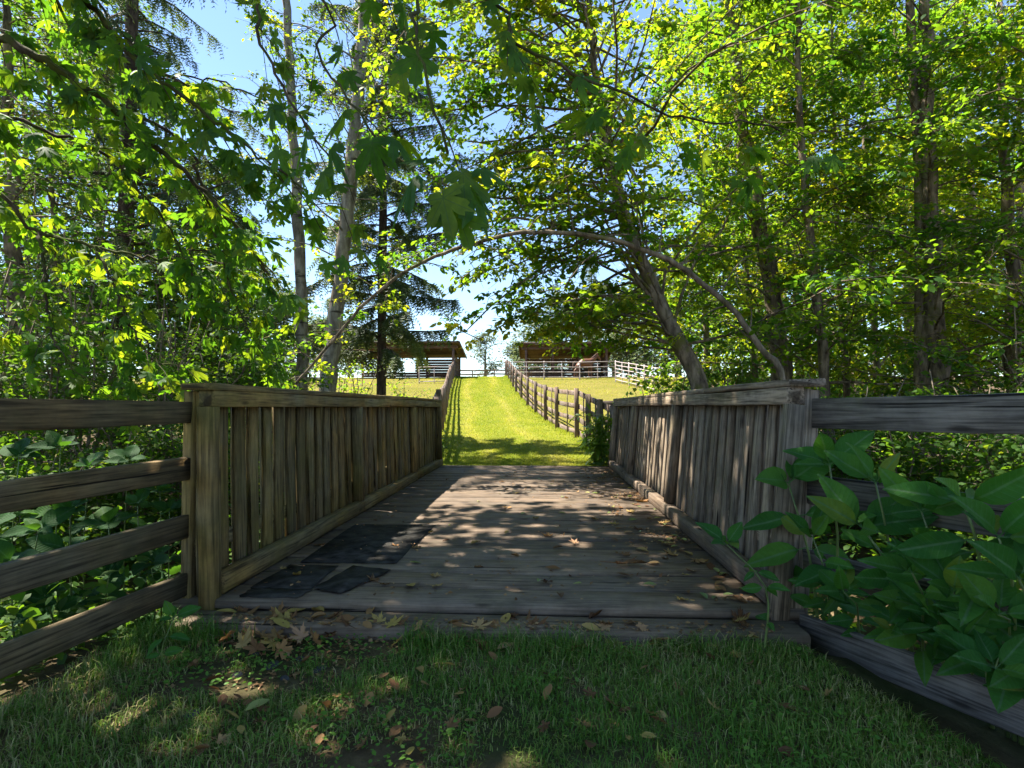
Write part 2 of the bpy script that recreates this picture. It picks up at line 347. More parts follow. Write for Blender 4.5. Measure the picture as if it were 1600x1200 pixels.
# ------------------------------------------------------------------ boards
_bc = {}
def board_mesh(L, W, Tk, mat, bev=0.006, var=0):
    key = (round(L, 3), round(W, 3), round(Tk, 3), mat.name, var)
    if key in _bc: return _bc[key]
    r = np.random.default_rng(abs(hash((round(L * 1000), round(W * 1000), round(Tk * 1000), var))) % 2**31)
    w, t = W / 2, Tk / 2; e = min(bev, t * 0.5)
    prof = np.array([(-w + e, -t), (w - e, -t), (w, -t + e), (w, t - e), (w - e, t), (-w + e, t), (-w, t - e), (-w, -t + e)])
    V = []; S = 4
    for k in range(S):
        x = L * (k / (S - 1) - 0.5)
        j = r.normal(0, 0.0018, prof.shape); o = r.normal(0, 0.0025, 2) if 0 < k < S - 1 else np.zeros(2)
        s = 0.985 if k in (0, S - 1) else 1.0
        V += [(x + (r.normal(0, 0.0015) if k in (0, S - 1) else 0), *(q * s + o + jj)) for q, jj in zip(prof, j)]
    Tt = []
    for k in range(S - 1):
        for i in range(8):
            a, b = k * 8 + i, k * 8 + (i + 1) % 8
            Tt += [(a, a + 8, b), (b, a + 8, b + 8)]
    for base, flip in ((0, 1), ((S - 1) * 8, 0)):
        for i in range(1, 7):
            t3 = (base, base + i, base + i + 1)
            Tt.append(t3 if flip else t3[::-1])
    me = tri_mesh('board', V, [t[::-1] for t in Tt], mat); _bc[key] = me
    return me
def frame(p0, p1, side_hint):
    """local X along p0->p1, local Y ~ width direction hint, local Z thickness"""
    p0, p1 = Vector(p0), Vector(p1)
    x = (p1 - p0).normalized(); y = Vector(side_hint); y = (y - x * y.dot(x)).normalized(); z = x.cross(y)
    mtx = Matrix((x, y, z)).transposed().to_4x4(); mtx.translation = (p0 + p1) / 2
    return mtx, (p1 - p0).length
def board(name, p0, p1, W, Tk, hint, mat, parent, var=0, bev=0.006, snap=0.0):
    mtx, L = frame(p0, p1, hint)
    if snap: L = round(L / snap) * snap
    o = bpy.data.objects.new(name, board_mesh(L, W, Tk, mat, bev, var)); COL.objects.link(o)
    o.parent = parent
    o.matrix_world = mtx if parent is None else mtx
    if parent is not None:
        o.matrix_parent_inverse = Matrix.Identity(4)
        pm = PM.get(parent.name, Matrix.Identity(4)); o.matrix_basis = pm.inverted() @ mtx
    return o
PM = {}
def root(name, loc, parent=None):
    o = empty(name, loc if parent is None else Vector(loc) - PM[parent.name].translation, parent)
    PM[o.name] = Matrix.Translation(Vector(loc)); return o
def mput(name, me, par, world_loc=None):
    """child mesh whose vertices are in world coordinates (or around world_loc)"""
    o = mobj(name, me, par)
    w = Vector(world_loc) if world_loc is not None else Vector((0, 0, 0))
    o.location = w - (PM[par.name].translation if par is not None and par.name in PM else Vector((0, 0, 0)))
    PM[o.name] = Matrix.Translation(w)
    return o
RV = random.Random(11)

# ------------------------------------------------------------------ footbridge
Y0, Y1 = 2.90, 9.80
XL, XR = -1.685, 1.13
bridge = root('wooden_footbridge', (-0.28, Y0, 0.0))
tag(bridge, 'weathered wooden plank footbridge with slatted railings on both sides', 'bridge')
y = Y0; k = 0
widths = []
while y < Y1 - 0.1:
    w = RV.choice([0.285, 0.29, 0.24, 0.30]) if k else 0.29
    w = min(w, Y1 - y); zc = RV.uniform(-0.004, 0.003)
    board('plank', (XL - 0.30 + RV.uniform(-.01, .01), y + w / 2, -0.025 + zc), (XR + 0.16 + RV.uniform(-.01, .01), y + w / 2, -0.025 + zc + RV.uniform(-.003, .003)),
          w - RV.choice([0.010, 0.015, 0.022]), 0.05, (0, 1, 0), M['deck'], bridge, var=k, bev=0.011)
    y += w; k += 1
board('step_timber', (XL - 0.15, Y0 - 0.09, -0.115), (XR + 0.1, Y0 - 0.085, -0.115), 0.20, 0.14, (0, 1, 0), M['deck'], bridge, var=90, bev=0.012)
board('sill_timber', (XL - 0.25, Y0 + 0.14, -0.16), (XR + 0.15, Y0 + 0.14, -0.16), 0.2, 0.2, (0, 1, 0), M['deck'], bridge, var=91)
board('sill_timber', (XL - 0.25, Y1 - 0.12, -0.16), (XR + 0.15, Y1 - 0.12, -0.16), 0.2, 0.2, (0, 1, 0), M['deck'], bridge, var=92)
for i, x in enumerate((XL - 0.1, -0.28, XR)):
    board('stringer', (x, Y0 + 0.05, -0.17), (x, Y1 - 0.03, -0.17), 0.14, 0.23, (1, 0, 0), M['deck'], bridge, var=93 + i)

def railing(s, xb, lean, mat, zr):
    """s = -1 left, +1 right; xb = inner edge of curb; lean = outward shift over the height"""
    R = root('railing', (xb + s * 0.12, Y0, 0.0), bridge)
    tag(R, 'brownish green mossy railing' if s < 0 else 'grey weathered railing with dappled light')
    xo = lambda d, z: xb + s * (d + lean * z)          # outward distance d from the curb's inner edge at height z
    # curb in lengths
    cuts = [Y0 + 0.09, 5.42, 7.78, Y1 - 0.02]
    for i in range(3):
        board('curb', (xo(0.045, 0), cuts[i] + 0.004, 0.055), (xo(0.045, 0), cuts[i + 1] - 0.004, 0.055), 0.09, 0.108, (1, 0, 0), M['deck'] if s > 0 else mat, R, var=i + (10 if s > 0 else 0), bev=0.01)
    for i, yy in enumerate((Y0 + 0.10, 5.40, 7.78, Y1 - 0.07)):
        z0 = -0.20 if i == 0 else (0.112 if i < 3 else 0.11)
        d = 0.05
        if i == 0: board('post', (xo(d, z0), yy - 0.06, z0), (xo(d, zr - 0.13), yy - 0.06, zr - 0.128), 0.085, 0.085, (0, 1, 0), mat, R, var=i, bev=0.008)
        else: board('post', (xo(d, z0), yy, z0), (xo(d, zr - 0.13), yy, zr - 0.128), 0.085, 0.085, (0, 1, 0), mat, R, var=i, bev=0.008)
    # shadowbox slats: an inner and an outer row with staggered gaps
    sp = 0.176
    yy = Y0 + 0.10; k = 0
    while yy < Y1 - 0.03:
        jx = RV.uniform(-.004, .004); zt = zr - 0.05
        w = 0.098
        o = board('slat', (xo(0.112, 0) + jx, yy + RV.uniform(-.006, .006), -0.10), (xo(0.112, zt) + jx, yy + RV.uniform(-.006, .006), zt), w, 0.030, (0, 1, 0), mat, R, var=k % 5, bev=0.004, snap=0.01)
        yy2 = yy + sp / 2
        if yy2 < Y1 - 0.03:
            jx = RV.uniform(-.004, .004)
            board('slat', (xo(0.168, 0) + jx, yy2 + RV.uniform(-.006, .006), -0.10), (xo(0.168, zt) + jx, yy2 + RV.uniform(-.006, .006), zt), w, 0.030, (0, 1, 0), mat, R, var=k % 5, bev=0.004, snap=0.01)
        yy += sp; k += 1
    board('nailing_rail', (xo(0.140, 0.25), Y0 + 0.06, 0.25), (xo(0.140, 0.25), Y1 - 0.03, 0.25), 0.09, 0.022, (0, 0, 1), mat, R, var=50)
    # top beam in two lengths and a cap board over it
    beams = [Y0 + 0.03, 5.5 if s < 0 else 5.9, Y1]
    for i in range(2):
        board('top_beam', (xo(0.050, zr - 0.08), beams[i] + 0.002, zr - 0.083), (xo(0.050, zr - 0.08), beams[i + 1] - 0.002, zr - 0.083), 0.088, 0.09, (0, 0, 1), mat, R, var=60 + i, bev=0.006)
    caps = [Y0 + 0.01, 6.2 if s < 0 else 4.4, Y1 + 0.02]
    for i in range(2):
        board('cap_board', (xo(0.092, zr), caps[i] + 0.002, zr - 0.019), (xo(0.092, zr), caps[i + 1] - 0.002, zr - 0.019), 0.185, 0.038, (1, 0, 0), mat, R, var=70 + i, bev=0.006)
    return R
railing(-1, XL, 0.03, M['rail_warm'], 1.128)
railing(1, XR, 0.095, M['rail_grey'], 1.142)

# ------------------------------------------------------------------ board fences flanking the bridge mouth
fl = root('board_fence', (-1.86, 2.74, G(-1.86, 2.74)))
tag(fl, 'brown four-board fence wing joining the mossy railing of the footbridge', 'fence')
LA, LB = Vector((-1.865, 2.93, 0)), Vector((-2.10, 0.9, 0))
board('post', (-1.855, 2.975, -0.45), (-1.870, 2.975, 1.085), 0.055, 0.09, (1, 0, 0), M['rail_warm'], fl, var=3)
board('post', (-2.13, 0.95, -0.45), (-2.14, 0.95, 1.1), 0.13, 0.13, (1, 0, 0), M['fence_warm'], fl, var=4)
for i, (za, zb, tlt) in enumerate(((0.915, 1.032, 0.0), (0.615, 0.735, -0.012), (0.315, 0.435, -0.01), (0.012, 0.132, 0.0))):
    zc = (za + zb) / 2
    board('rail', (LA.x, LA.y, zc), (LB.x, LB.y, zc + tlt * 1.5), zb - za, 0.034, (0, 0, 1), M['fence_warm'], fl, var=i, bev=0.005)
fr = root('board_fence', (1.36, 2.78, G(1.36, 2.78)))
tag(fr, 'grey four-board fence wing behind the tall leafy weeds', 'fence')
RA, RB = Vector((1.365, 2.94, 0)), Vector((2.20, 1.2, 0))
board('post', (1.262, 2.99, -0.5), (1.378, 2.99, 1.085), 0.07, 0.08, (1, 0, 0), M['rail_grey'], fr, var=3)
board('post', (2.24, 1.23, -0.6), (2.24, 1.23, 1.12), 0.12, 0.12, (1, 0, 0), M['fence_grey'], fr, var=4)
for i, (za, zb) in enumerate(((0.895, 1.045), (0.52, 0.668), (0.15, 0.298), (-0.165, -0.015))):
    zc = (za + zb) / 2
    board('rail', (RA.x + (0.0, -0.03, -0.06, -0.08)[i], RA.y - 0.02, zc), (RB.x, RB.y, zc + 0.012), zb - za, 0.036, (0, 0, 1), M['fence_grey'], fr, var=i, bev=0.005)

# ------------------------------------------------------------------ rubber mats on the deck
def slab(name, quad, z, th, mat, cuts=1):
    P = [Vector((q[0], q[1], z)) for q in quad]; c = sum(P, Vector()) / 4
    V = []; n = 6
    for lay in (0, 1):
        for e in range(4):
            for k in range(n):
                p = P[e].lerp(P[(e + 1) % 4], k / n) - c
                V.append((p.x + RV.uniform(-.008, .008), p.y + RV.uniform(-.008, .008), (th if lay else 0)))
    m_ = 4 * n
    V.append((0, 0, th + 0.001)); T_ = []
    for i in range(m_):
        j = (i + 1) % m_
        T_ += [(i, j, m_ + j), (i, m_ + j, m_ + i), (m_ + i, m_ + j, 2 * m_)]
    return mobj(name, tri_mesh(name, V, T_, mat), None, c)
mats = [([(-1.55, 3.62), (-0.93, 3.63), (-0.885, 4.80), (-1.58, 4.80)], 0.006, 'large dark rubber mat lying along the mossy railing'),
        ([(-1.245, 3.10), (-1.07, 3.02), (-0.91, 3.47), (-1.175, 3.54)], 0.0135, 'dark mat piece lying skewed, its tip pointing at the lower step'),
        ([(-1.60, 3.10), (-1.262, 3.10), (-1.275, 3.55), (-1.58, 3.57)], 0.006, 'dark mat square between the large mat and the step edge'),
        ([(-1.585, 2.955), (-1.275, 2.955), (-1.25, 3.09), (-1.59, 3.09)], 0.006, 'narrow dark mat strip at the front edge of the deck')]
for q, z, lab in mats:
    tag(slab('rubber_mat', q, z - .003 if z < .01 else .0085, 0.004, M['mat']), lab, 'mat', 'dark mats on the bridge deck')

# ------------------------------------------------------------------ leaf templates and clouds
TPL = {}
def tpl(name, V, T): TPL[name] = (np.array(V, float), np.array(T, int))
tpl('oval', [(0, 0, 0), (.33, .27, .05), (.33, -.27, .05), (.72, .23, .02), (.72, -.23, .02), (1, 0, -.1)],
    [(0, 2, 1), (1, 2, 4), (1, 4, 3), (3, 4, 5)])
tpl('quad', [(0, 0, 0), (.5, .33, .06), (.5, -.33, .06), (1, 0, -.08)], [(0, 2, 1), (1, 2, 3)])
tpl('lance', [(0, 0, 0), (.3, .13, .04), (.3, -.13, .04), (.65, .12, .03), (.65, -.12, .03), (1, 0, -.14)],
    [(0, 2, 1), (1, 2, 4), (1, 4, 3), (3, 4, 5)])
def maple_template(seed, curl=0.12):
    r = np.random.default_rng(seed)
    ang = [(-168, .12)]
    for la, ll, wd in ((-108, .44, 20), (-53, .66, 16.5), (0, .74, 15.5), (53, .66, 16.5), (108, .44, 20)):
        ang += [(la - wd * 1.2, ll * .60), (la - wd * .85, ll * .78), (la - wd * .42, ll * .76), (la, ll), (la + wd * .42, ll * .76), (la + wd * .85, ll * .78), (la + wd * 1.2, ll * .60)]
        if la < 108: ang.append((la + (28 if abs(la) > 100 or la == 53 else 26.5), .24 if abs(la) < 100 and la != 53 else .20))
    ang.append((168, .12))
    V = [(0.30, 0, 0.0)]
    for a_, rad in ang:
        rad *= 1 + r.normal(0, 0.05); t = math.radians(a_ + r.normal(0, 1.2))
        x, y_ = 0.30 + rad * math.cos(t), rad * math.sin(t)
        V.append((x, y_, -curl * (x * x * 1.2 + y_ * y_ * 1.6) + (0.04 if rad < .22 else 0)))
    T = [(0, i, i + 1) for i in range(1, len(V) - 1)]
    # petiole
    n0 = len(V); V += [(-0.34, 0.010, 0.05), (-0.34, -0.010, 0.05), (0.30, -0.010, 0.0), (0.30, 0.010, 0.0)]
    T += [(n0, n0 + 1, n0 + 2), (n0, n0 + 2, n0 + 3)]
    return V, T
tpl('maple_lo', [(.1, 0, 0), (.25, -.36, -.06), (.45, -.2, 0), (.72, -.5, -.12), (.62, -.14, 0), (1.04, 0, -.15), (.62, .14, 0), (.72, .5, -.12), (.45, .2, 0), (.25, .36, -.06)], [(0, i, i + 1) for i in range(1, 9)])
for s_ in range(4): tpl('maple%d' % s_, *maple_template(s_, 0.16 + 0.16 * s_))
def spray_template(seed, n=6, drop=0.3, nl=0.18, w=0.06):
    r = np.random.default_rng(seed); V = []; T = []
    for k in range(n):
        x = k / n; z = -drop * x * x
        for s in (-1, 1):
            L = nl * (1 - 0.55 * x) * r.uniform(.8, 1.25)
            b = len(V); V += [(x, 0, z), (x + w, 0, z - .01), (x + .11, s * L, z - .05 - r.uniform(0, .08))]
            T.append((b, b + 1, b + 2))
    b = len(V); V += [(0, .008, 0), (0, -.008, 0), (1.05, 0, -drop)]; T.append((b, b + 1, b + 2))
    return V, T
for s_ in range(2): tpl('spray%d' % s_, *spray_template(s_))
tpl('hang', *spray_template(5, 7, 0.55, 0.26, 0.075))

def cloud(pos, dirs, nrms, size, name, rnd=None, seed=0):
    """leaf template placed at each pos; returns V, T, rnd per vertex"""
    pos = np.asarray(pos, float); dirs = nrm(np.asarray(dirs, float)); nrms = np.asarray(nrms, float)
    tv, tt = TPL[name]
    y_ = nrm(np.cross(nrms, dirs)); z_ = np.cross(dirs, y_)
    size = np.broadcast_to(np.asarray(size, float), (len(pos),))[:, None, None]
    V = pos[:, None, :] + size * (tv[None, :, 0:1] * dirs[:, None, :] + tv[None, :, 1:2] * y_[:, None, :] + tv[None, :, 2:3] * z_[:, None, :])
    T = tt[None] + (np.arange(len(pos)) * len(tv))[:, None, None]
    if rnd is None: rnd = np.random.default_rng(seed).random(len(pos))
    return V.reshape(-1, 3), T.reshape(-1, 3), np.repeat(rnd, len(tv))
def merge(parts):
    V = []; T = []; A = []; o = 0
    for v, t, a_ in parts:
        V.append(v); T.append(t + o); A.append(a_); o += len(v)
    return np.concatenate(V), np.concatenate(T), np.concatenate(A)

# ------------------------------------------------------------------ tubes and trees
class Tube:
    def __init__(s): s.V = []; s.T = []; s.n = 0
    def add(s, pts, rad, sides=7, rough=0.0, rg=None):
        P = np.array([tuple(p) for p in pts], float); rad = np.broadcast_to(np.asarray(rad, float), (len(P),))
        tg = np.gradient(P, axis=0); tg = nrm(tg)
        ref = np.array([0.31, 0.95, 0.1]) if abs(tg[0][2]) > 0.7 else np.array([0, 0, 1.0])
        u = nrm(np.cross(tg, ref)); v = np.cross(tg, u)
        a_ = np.linspace(0, 2 * math.pi, sides, endpoint=False)
        rr = rad[:, None] * (1 + (rg.normal(0, rough, (len(P), sides)) if rough else 0))
        ring = P[:, None, :] + rr[..., None] * (np.cos(a_)[None, :, None] * u[:, None, :] + np.sin(a_)[None, :, None] * v[:, None, :])
        b = s.n; s.V.append(ring.reshape(-1, 3)); m_ = len(P)
        i = np.arange(m_ - 1)[:, None] * sides; j = np.arange(sides)[None, :]; j2 = (j + 1) % sides
        A, B, C, D = (b + i + j).ravel(), (b + i + j2).ravel(), (b + i + sides + j2).ravel(), (b + i + sides + j).ravel()
        s.T += [np.stack([A, B, C], 1), np.stack([A, C, D], 1)]
        s.n += m_ * sides
        e = b + (m_ - 1) * sides
        s.T.append(np.array([(e, e + k, e + k + 1) for k in range(1, sides - 1)]))
    def mesh(s, name, mat): return tri_mesh(name, np.concatenate(s.V), np.concatenate(s.T), mat, smooth=True)
def spline(ctrl, n):
    C = np.array([tuple(p) for p in ctrl], float)
    if len(C) < 3:
        t = np.linspace(0, 1, n)[:, None]; return C[0] * (1 - t) + C[-1] * t
    d = np.concatenate([[0], np.cumsum(np.linalg.norm(np.diff(C, axis=0), axis=1))]); d /= d[-1]
    E = np.concatenate([[2 * C[0] - C[1]], C, [2 * C[-1] - C[-2]]])
    out = []
    for t in np.linspace(0, 1, n):
        i = min(np.searchsorted(d, t, side='right') - 1, len(C) - 2); i = max(i, 0)
        u = (t - d[i]) / max(d[i + 1] - d[i], 1e-9)
        p0, p1, p2, p3 = E[i], E[i + 1], E[i + 2], E[i + 3]
        out.append(0.5 * ((2 * p1) + (-p0 + p2) * u + (2 * p0 - 5 * p1 + 4 * p2 - p3) * u * u + (-p0 + 3 * p1 - 3 * p2 + p3) * u ** 3))
    return np.array(out)

def twig_leaves(rg, P, n_leaf, spread, leaf, up=0.9, droop=0.25):
    """leaves set alternately along the polyline P"""
    t = rg.uniform(0.12, 1.0, n_leaf); i = np.minimum((t * (len(P) - 1)).astype(int), len(P) - 2); f = (t * (len(P) - 1) - i)[:, None]
    p = P[i] * (1 - f) + P[i + 1] * f
    tg = nrm(P[i + 1] - P[i]); sd = nrm(np.cross(tg, np.array([0, 0, 1.0]) + rg.normal(0, .2, (n_leaf, 3)))) * rg.choice([-1, 1], n_leaf)[:, None]
    d = nrm(0.55 * tg + sd * 0.9 + rg.normal(0, .35, (n_leaf, 3)) + np.array([0, 0, -droop]))
    nn = nrm(np.array([0, 0, up]) + rg.normal(0, .45, (n_leaf, 3)))
    p = p + sd * rg.uniform(0, spread, (n_leaf, 1)) + rg.normal(0, spread * .5, (n_leaf, 3))
    return p, d, nn, leaf * rg.uniform(.5, 1.25, n_leaf)

def leafy_tree(name, label, cat, ctrl, r0, r1, seed, cs=0.3, nb=30, bl=1.8, leaf=0.085, twigs=8, lpt=13, lmat='alder', bark='bark_wood', template='oval',
               group=None, elev=(5, 45), droop=0.35, spread=0.05, bias=None, sub=1.0, top_len=0.45, az=None, twl=0.65, clear=None, stems2=(), zmin=None, wob=.12, azp=1.0, kink=.12):
    rg = np.random.default_rng(seed)
    P = spline(ctrl, max(10, len(ctrl) * 5)); base = P[0].copy()
    P[1:-1] += rg.normal(0, r0 * wob, P[1:-1].shape)
    rad = np.linspace(r0, r1, len(P)); rad[0] *= 1.35; rad[1] *= 1.1
    tb = Tube(); tb.add(P, rad, 10, 0.05, rg)
    br = Tube(); L = [[], [], [], []]; hue = []
    azm = rg.uniform(0, 6.28)
    for k in range(nb):
        t = cs + (1 - cs) * (k + rg.uniform(0, 1)) / nb
        i = min(int(t * (len(P) - 1)), len(P) - 2); f = t * (len(P) - 1) - i
        s = P[i] * (1 - f) + P[i + 1] * f; rr = rad[i]
        azm += 2.4 + rg.normal(0, .4)
        A_ = azm if az is None or rg.random() > azp else rg.normal(az[0], az[1])
        el = math.radians(rg.uniform(*elev)); ln = bl * (1 - (1 - top_len) * (t - cs) / (1 - cs)) * rg.uniform(.65, 1.2)
        d = np.array([math.cos(A_) * math.cos(el), math.sin(A_) * math.cos(el), math.sin(el)])
        if bias is not None: d = nrm(d + np.array(bias))
        n_ = 7; q = [s]; dd = d.copy()
        for m_ in range(n_ - 1):
            dd = nrm(dd + np.array([0, 0, -droop / n_ * (1 + m_ * .4)]) + rg.normal(0, kink, 3)); q.append(q[-1] + dd * ln / (n_ - 1))
            if zmin is not None and q[-1][2] < zmin + .25 * min(1, max(0, q[-1][0])) : dd[2] = abs(dd[2]) * .5 + .12; q[-1] = q[-2] + dd * ln / (n_ - 1)
        bh = rg.beta(2, 2.4); bsz = rg.uniform(.75, 1.15)
        q = np.array(q); br_r = min(rr * .4, 0.007 + 0.0062 * ln)
        br.add(q, np.linspace(br_r, br_r * .2, n_), 5)
        for w_ in range(twigs):
            u = 0.22 + 0.78 * (w_ + rg.uniform(0, 1)) / twigs
            i2 = min(int(u * (n_ - 1)), n_ - 2); f2 = u * (n_ - 1) - i2
            s2 = q[i2] * (1 - f2) + q[i2 + 1] * f2; tg = nrm(q[i2 + 1] - q[i2])
            sd = nrm(np.cross(tg, np.array([0, 0, 1.0]))) * rg.choice([-1, 1])
            d2 = nrm(tg * .6 + sd * rg.uniform(.4, 1.1) + np.array([0, 0, rg.uniform(-.35, .3)]))
            l2 = twl * rg.uniform(.5, 1.2) * min(1, ln / 1.2)
            q2 = np.array([s2, s2 + d2 * l2 * .5 + rg.normal(0, .02, 3), s2 + d2 * l2 + np.array([0, 0, -.12 * l2])])
            br.add(q2, (0.006 * sub, 0.0045 * sub, 0.002), 3)
            lp = max(3, int(lpt * rg.choice([.25, .7, 1.1, 1.6]))); p, d_, n__, sz = twig_leaves(rg, q2, lp, spread, leaf * bsz)
            hue.append(np.clip(bh + rg.normal(0, .10) + rg.normal(0, .12, lp), 0, 1))
            for a_, b_ in zip(L, (p, d_, n__, sz)): a_.append(b_)
    pos, dirs, nn, sz = (np.concatenate(x) for x in L)
    if clear is not None:
        kp = clear(pos); pos, dirs, nn, sz = pos[kp], dirs[kp], nn[kp], sz[kp]
    hue = np.concatenate(hue)
    if clear is not None: hue = hue[kp]
    V, T_, A_ = cloud(pos, dirs, nn, sz, template, hue)
    o = root(name, base); tag(o, label, cat, group)
    bm = Vector(base)
    tm = tb.mesh('trunk', M[bark]); mput('trunk', tm, o)
    for (c2_, ra_, rb_) in stems2:
        t2 = Tube(); P2 = spline(c2_, 16); t2.add(P2, np.linspace(ra_, rb_, 16), 9, 0.05, rg); mput('trunk', t2.mesh('trunk', M[bark]), o)
    mput('limb', br.mesh('limb', M[bark]), o)['kind'] = 'stuff'
    mput('crown', tri_mesh('crown', V, T_, M[lmat], {'rnd': A_}), o)['kind'] = 'stuff'
    return o, P

# ---- the woods on the right
woods_label = 'leafy tree deep in the wood behind the nearer trunks beyond the grey fence'
def px_path(pts, Y, dY=0.0):
    n_ = len(pts); return [pix(p[0], p[1], Y + dY * i / max(1, n_ - 1)) for i, p in enumerate(pts)]
def rooted(path):
    p = path[0]; return [Vector((p.x, p.y, G(p.x, p.y) - 0.1))] + list(path)

rightA = math.pi      # branches reach for the light over the lane
leafy_tree('leaning_tree', 'leaning mossy trunk rising from behind the grey railing towards the lane', 'tree',
           rooted(px_path([(1092, 615), (1062, 540), (1020, 450), (985, 360), (958, 270), (940, 180), (925, 60), (915, -60)], 8.6, 0.4)), 0.16, 0.03, 21,
           cs=0.28, nb=135, bl=3.2, leaf=0.11, twigs=14, lpt=18, zmin=2.0, wob=.08, az=(math.pi, .9), azp=.5, kink=.2, bark='bark_wood', elev=(-15, 70), bias=(-0.25, 0.22, 0), top_len=1.15, clear=lambda p: (p[:, 2] > 1.95) | (p[:, 0] > 2.4))
leafy_tree('arching_sapling', 'thin sapling bent in a long arch over the footbridge', 'tree',
           rooted(px_path([(1222, 605), (1190, 545), (1130, 470), (1060, 415), (1000, 388), (920, 367), (850, 362), (780, 370), (700, 392), (640, 420), (580, 465), (530, 520), (492, 565), (462, 600)], 7.2, 0.3)), 0.046, 0.016, 22,
           cs=0.26, nb=40, bl=1.2, leaf=0.09, twigs=6, lpt=10, bark='bark_wood', elev=(-10, 75), droop=0.2, top_len=0.6, twl=0.4, bias=(0, .55, -.1), wob=.2)
T_list = [
    ([(1222, 600), (1205, 450), (1180, 300), (1158, 180), (1146, 60), (1135, -150)], 10.2, 0.19, 'stout mossy woodland tree just past the leaning tree', 60, 2.6),
    ([(1290, 600), (1272, 430), (1258, 300), (1250, 180), (1247, 60), (1245, -150)], 9.4, 0.095, 'dark straight slim trunk beside the stout mossy tree', 46, 2.0),
    ([(1322, 600), (1312, 450), (1306, 250), (1300, 60), (1300, -100)], 11.5, 0.07, 'thin stem just beyond the dark straight slim trunk', 44, 2.0),
    ([(1464, 600), (1456, 420), (1452, 250), (1446, 60), (1440, -160)], 9.2, 0.19, 'thick double-stemmed tree with cream patched bark beyond the grey fence', 60, 2.5),
    ([(1585, 600), (1578, 400), (1568, 200), (1562, 0)], 10.0, 0.15, 'dark trunk at the shadowed edge of the right-hand wood', 56, 2.3),
    ([(1180, 600), (1172, 470), (1158, 330), (1150, 150), (1140, -50)], 12.5, 0.07, 'thin upright stem standing behind the stout mossy tree', 46, 2.2),
    ([(1370, 600), (1362, 400), (1352, 250), (1345, 60), (1340, -80)], 13.5, 0.085, 'thin trunk between the dark slim trunk and the double-stemmed tree', 52, 2.4),
    ([(1525, 600), (1520, 350), (1510, 100), (1505, -60)], 14.5, 0.10, 'pale thin trunk between the double-stemmed tree and the shadowed edge trunk', 56, 2.6),
    ([(1420, 600), (1412, 350), (1400, 100), (1395, -60)], 16.5, 0.12, None, 60, 3.0),
    ([(1250, 600), (1240, 380), (1228, 150), (1220, -40)], 16.0, 0.11, None, 60, 3.0),
    ([(1105, 600), (1100, 420), (1090, 200), (1080, 20)], 15.5, 0.10, None, 60, 2.6),
    ([(1640, 600), (1640, 300), (1640, 0)], 8.2, 0.14, None, 54, 2.2),
    ([(1600, 600), (1595, 300), (1590, 0)], 18.0, 0.14, None, 56, 3.2),
    ([(1330, 600), (1325, 300), (1320, 0)], 20.0, 0.14, None, 60, 3.4),
    ([(1480, 600), (1475, 300), (1470, 20)], 21.0, 0.14, None, 60, 3.4),
    ([(1190, 595), (1185, 350), (1180, 60)], 22.0, 0.14, None, 60, 3.4),
]
for i, (pts, Yd, r0, lab, nb, bl) in enumerate(T_list):
    big = Yd > 14
    leafy_tree('woodland_tree', lab or woods_label, 'tree', rooted(px_path(pts, Yd)), r0, r0 * 0.25, 100 + i, cs=0.16 if Yd < 12 else 0.10, nb=nb, bl=bl,
               leaf=0.105 if not big else 0.15, twigs=10, lpt=23 if not big else 19, group=None if lab else 'deeper trees of the right-hand wood', elev=(-5, 50), spread=0.09 if not big else .14, twl=0.7 if not big else 0.95, bias=(-0.12, -0.05, 0), template='quad' if Yd > 9.3 else 'oval',
               stems2=[(rooted(px_path([(1440, 600), (1440, 420), (1436, 250), (1424, 60), (1418, -100)], 9.3)), .12, .05)] if lab and 'double' in lab else ())
# second stem of the double tree is a leaf-free partner trunk
# ---- alders left of the lane
leafy_tree('alder_tree', 'slim pale banded alder trunk standing against the open sky', 'tree', rooted(px_path([(472, 600), (471, 480), (466, 350), (459, 220), (453, 120), (445, -60), (440, -330)], 13.2)), 0.16, 0.06, 41,
           cs=0.34, nb=50, bl=1.9, template='quad', leaf=0.09, twigs=8, lpt=12, bark='bark_alder', elev=(10, 50))
leafy_tree('alder_tree', 'pale slightly curved alder trunk crossed by the arching sapling', 'tree', rooted(px_path([(512, 605), (520, 540), (530, 440), (543, 330), (553, 220), (562, 110), (572, -60), (580, -400)], 11.4)), 0.18, 0.06, 42,
           cs=0.26, nb=72, bl=2.1, template='quad', leaf=0.09, twigs=8, lpt=12, bark='bark_alder', elev=(10, 50))

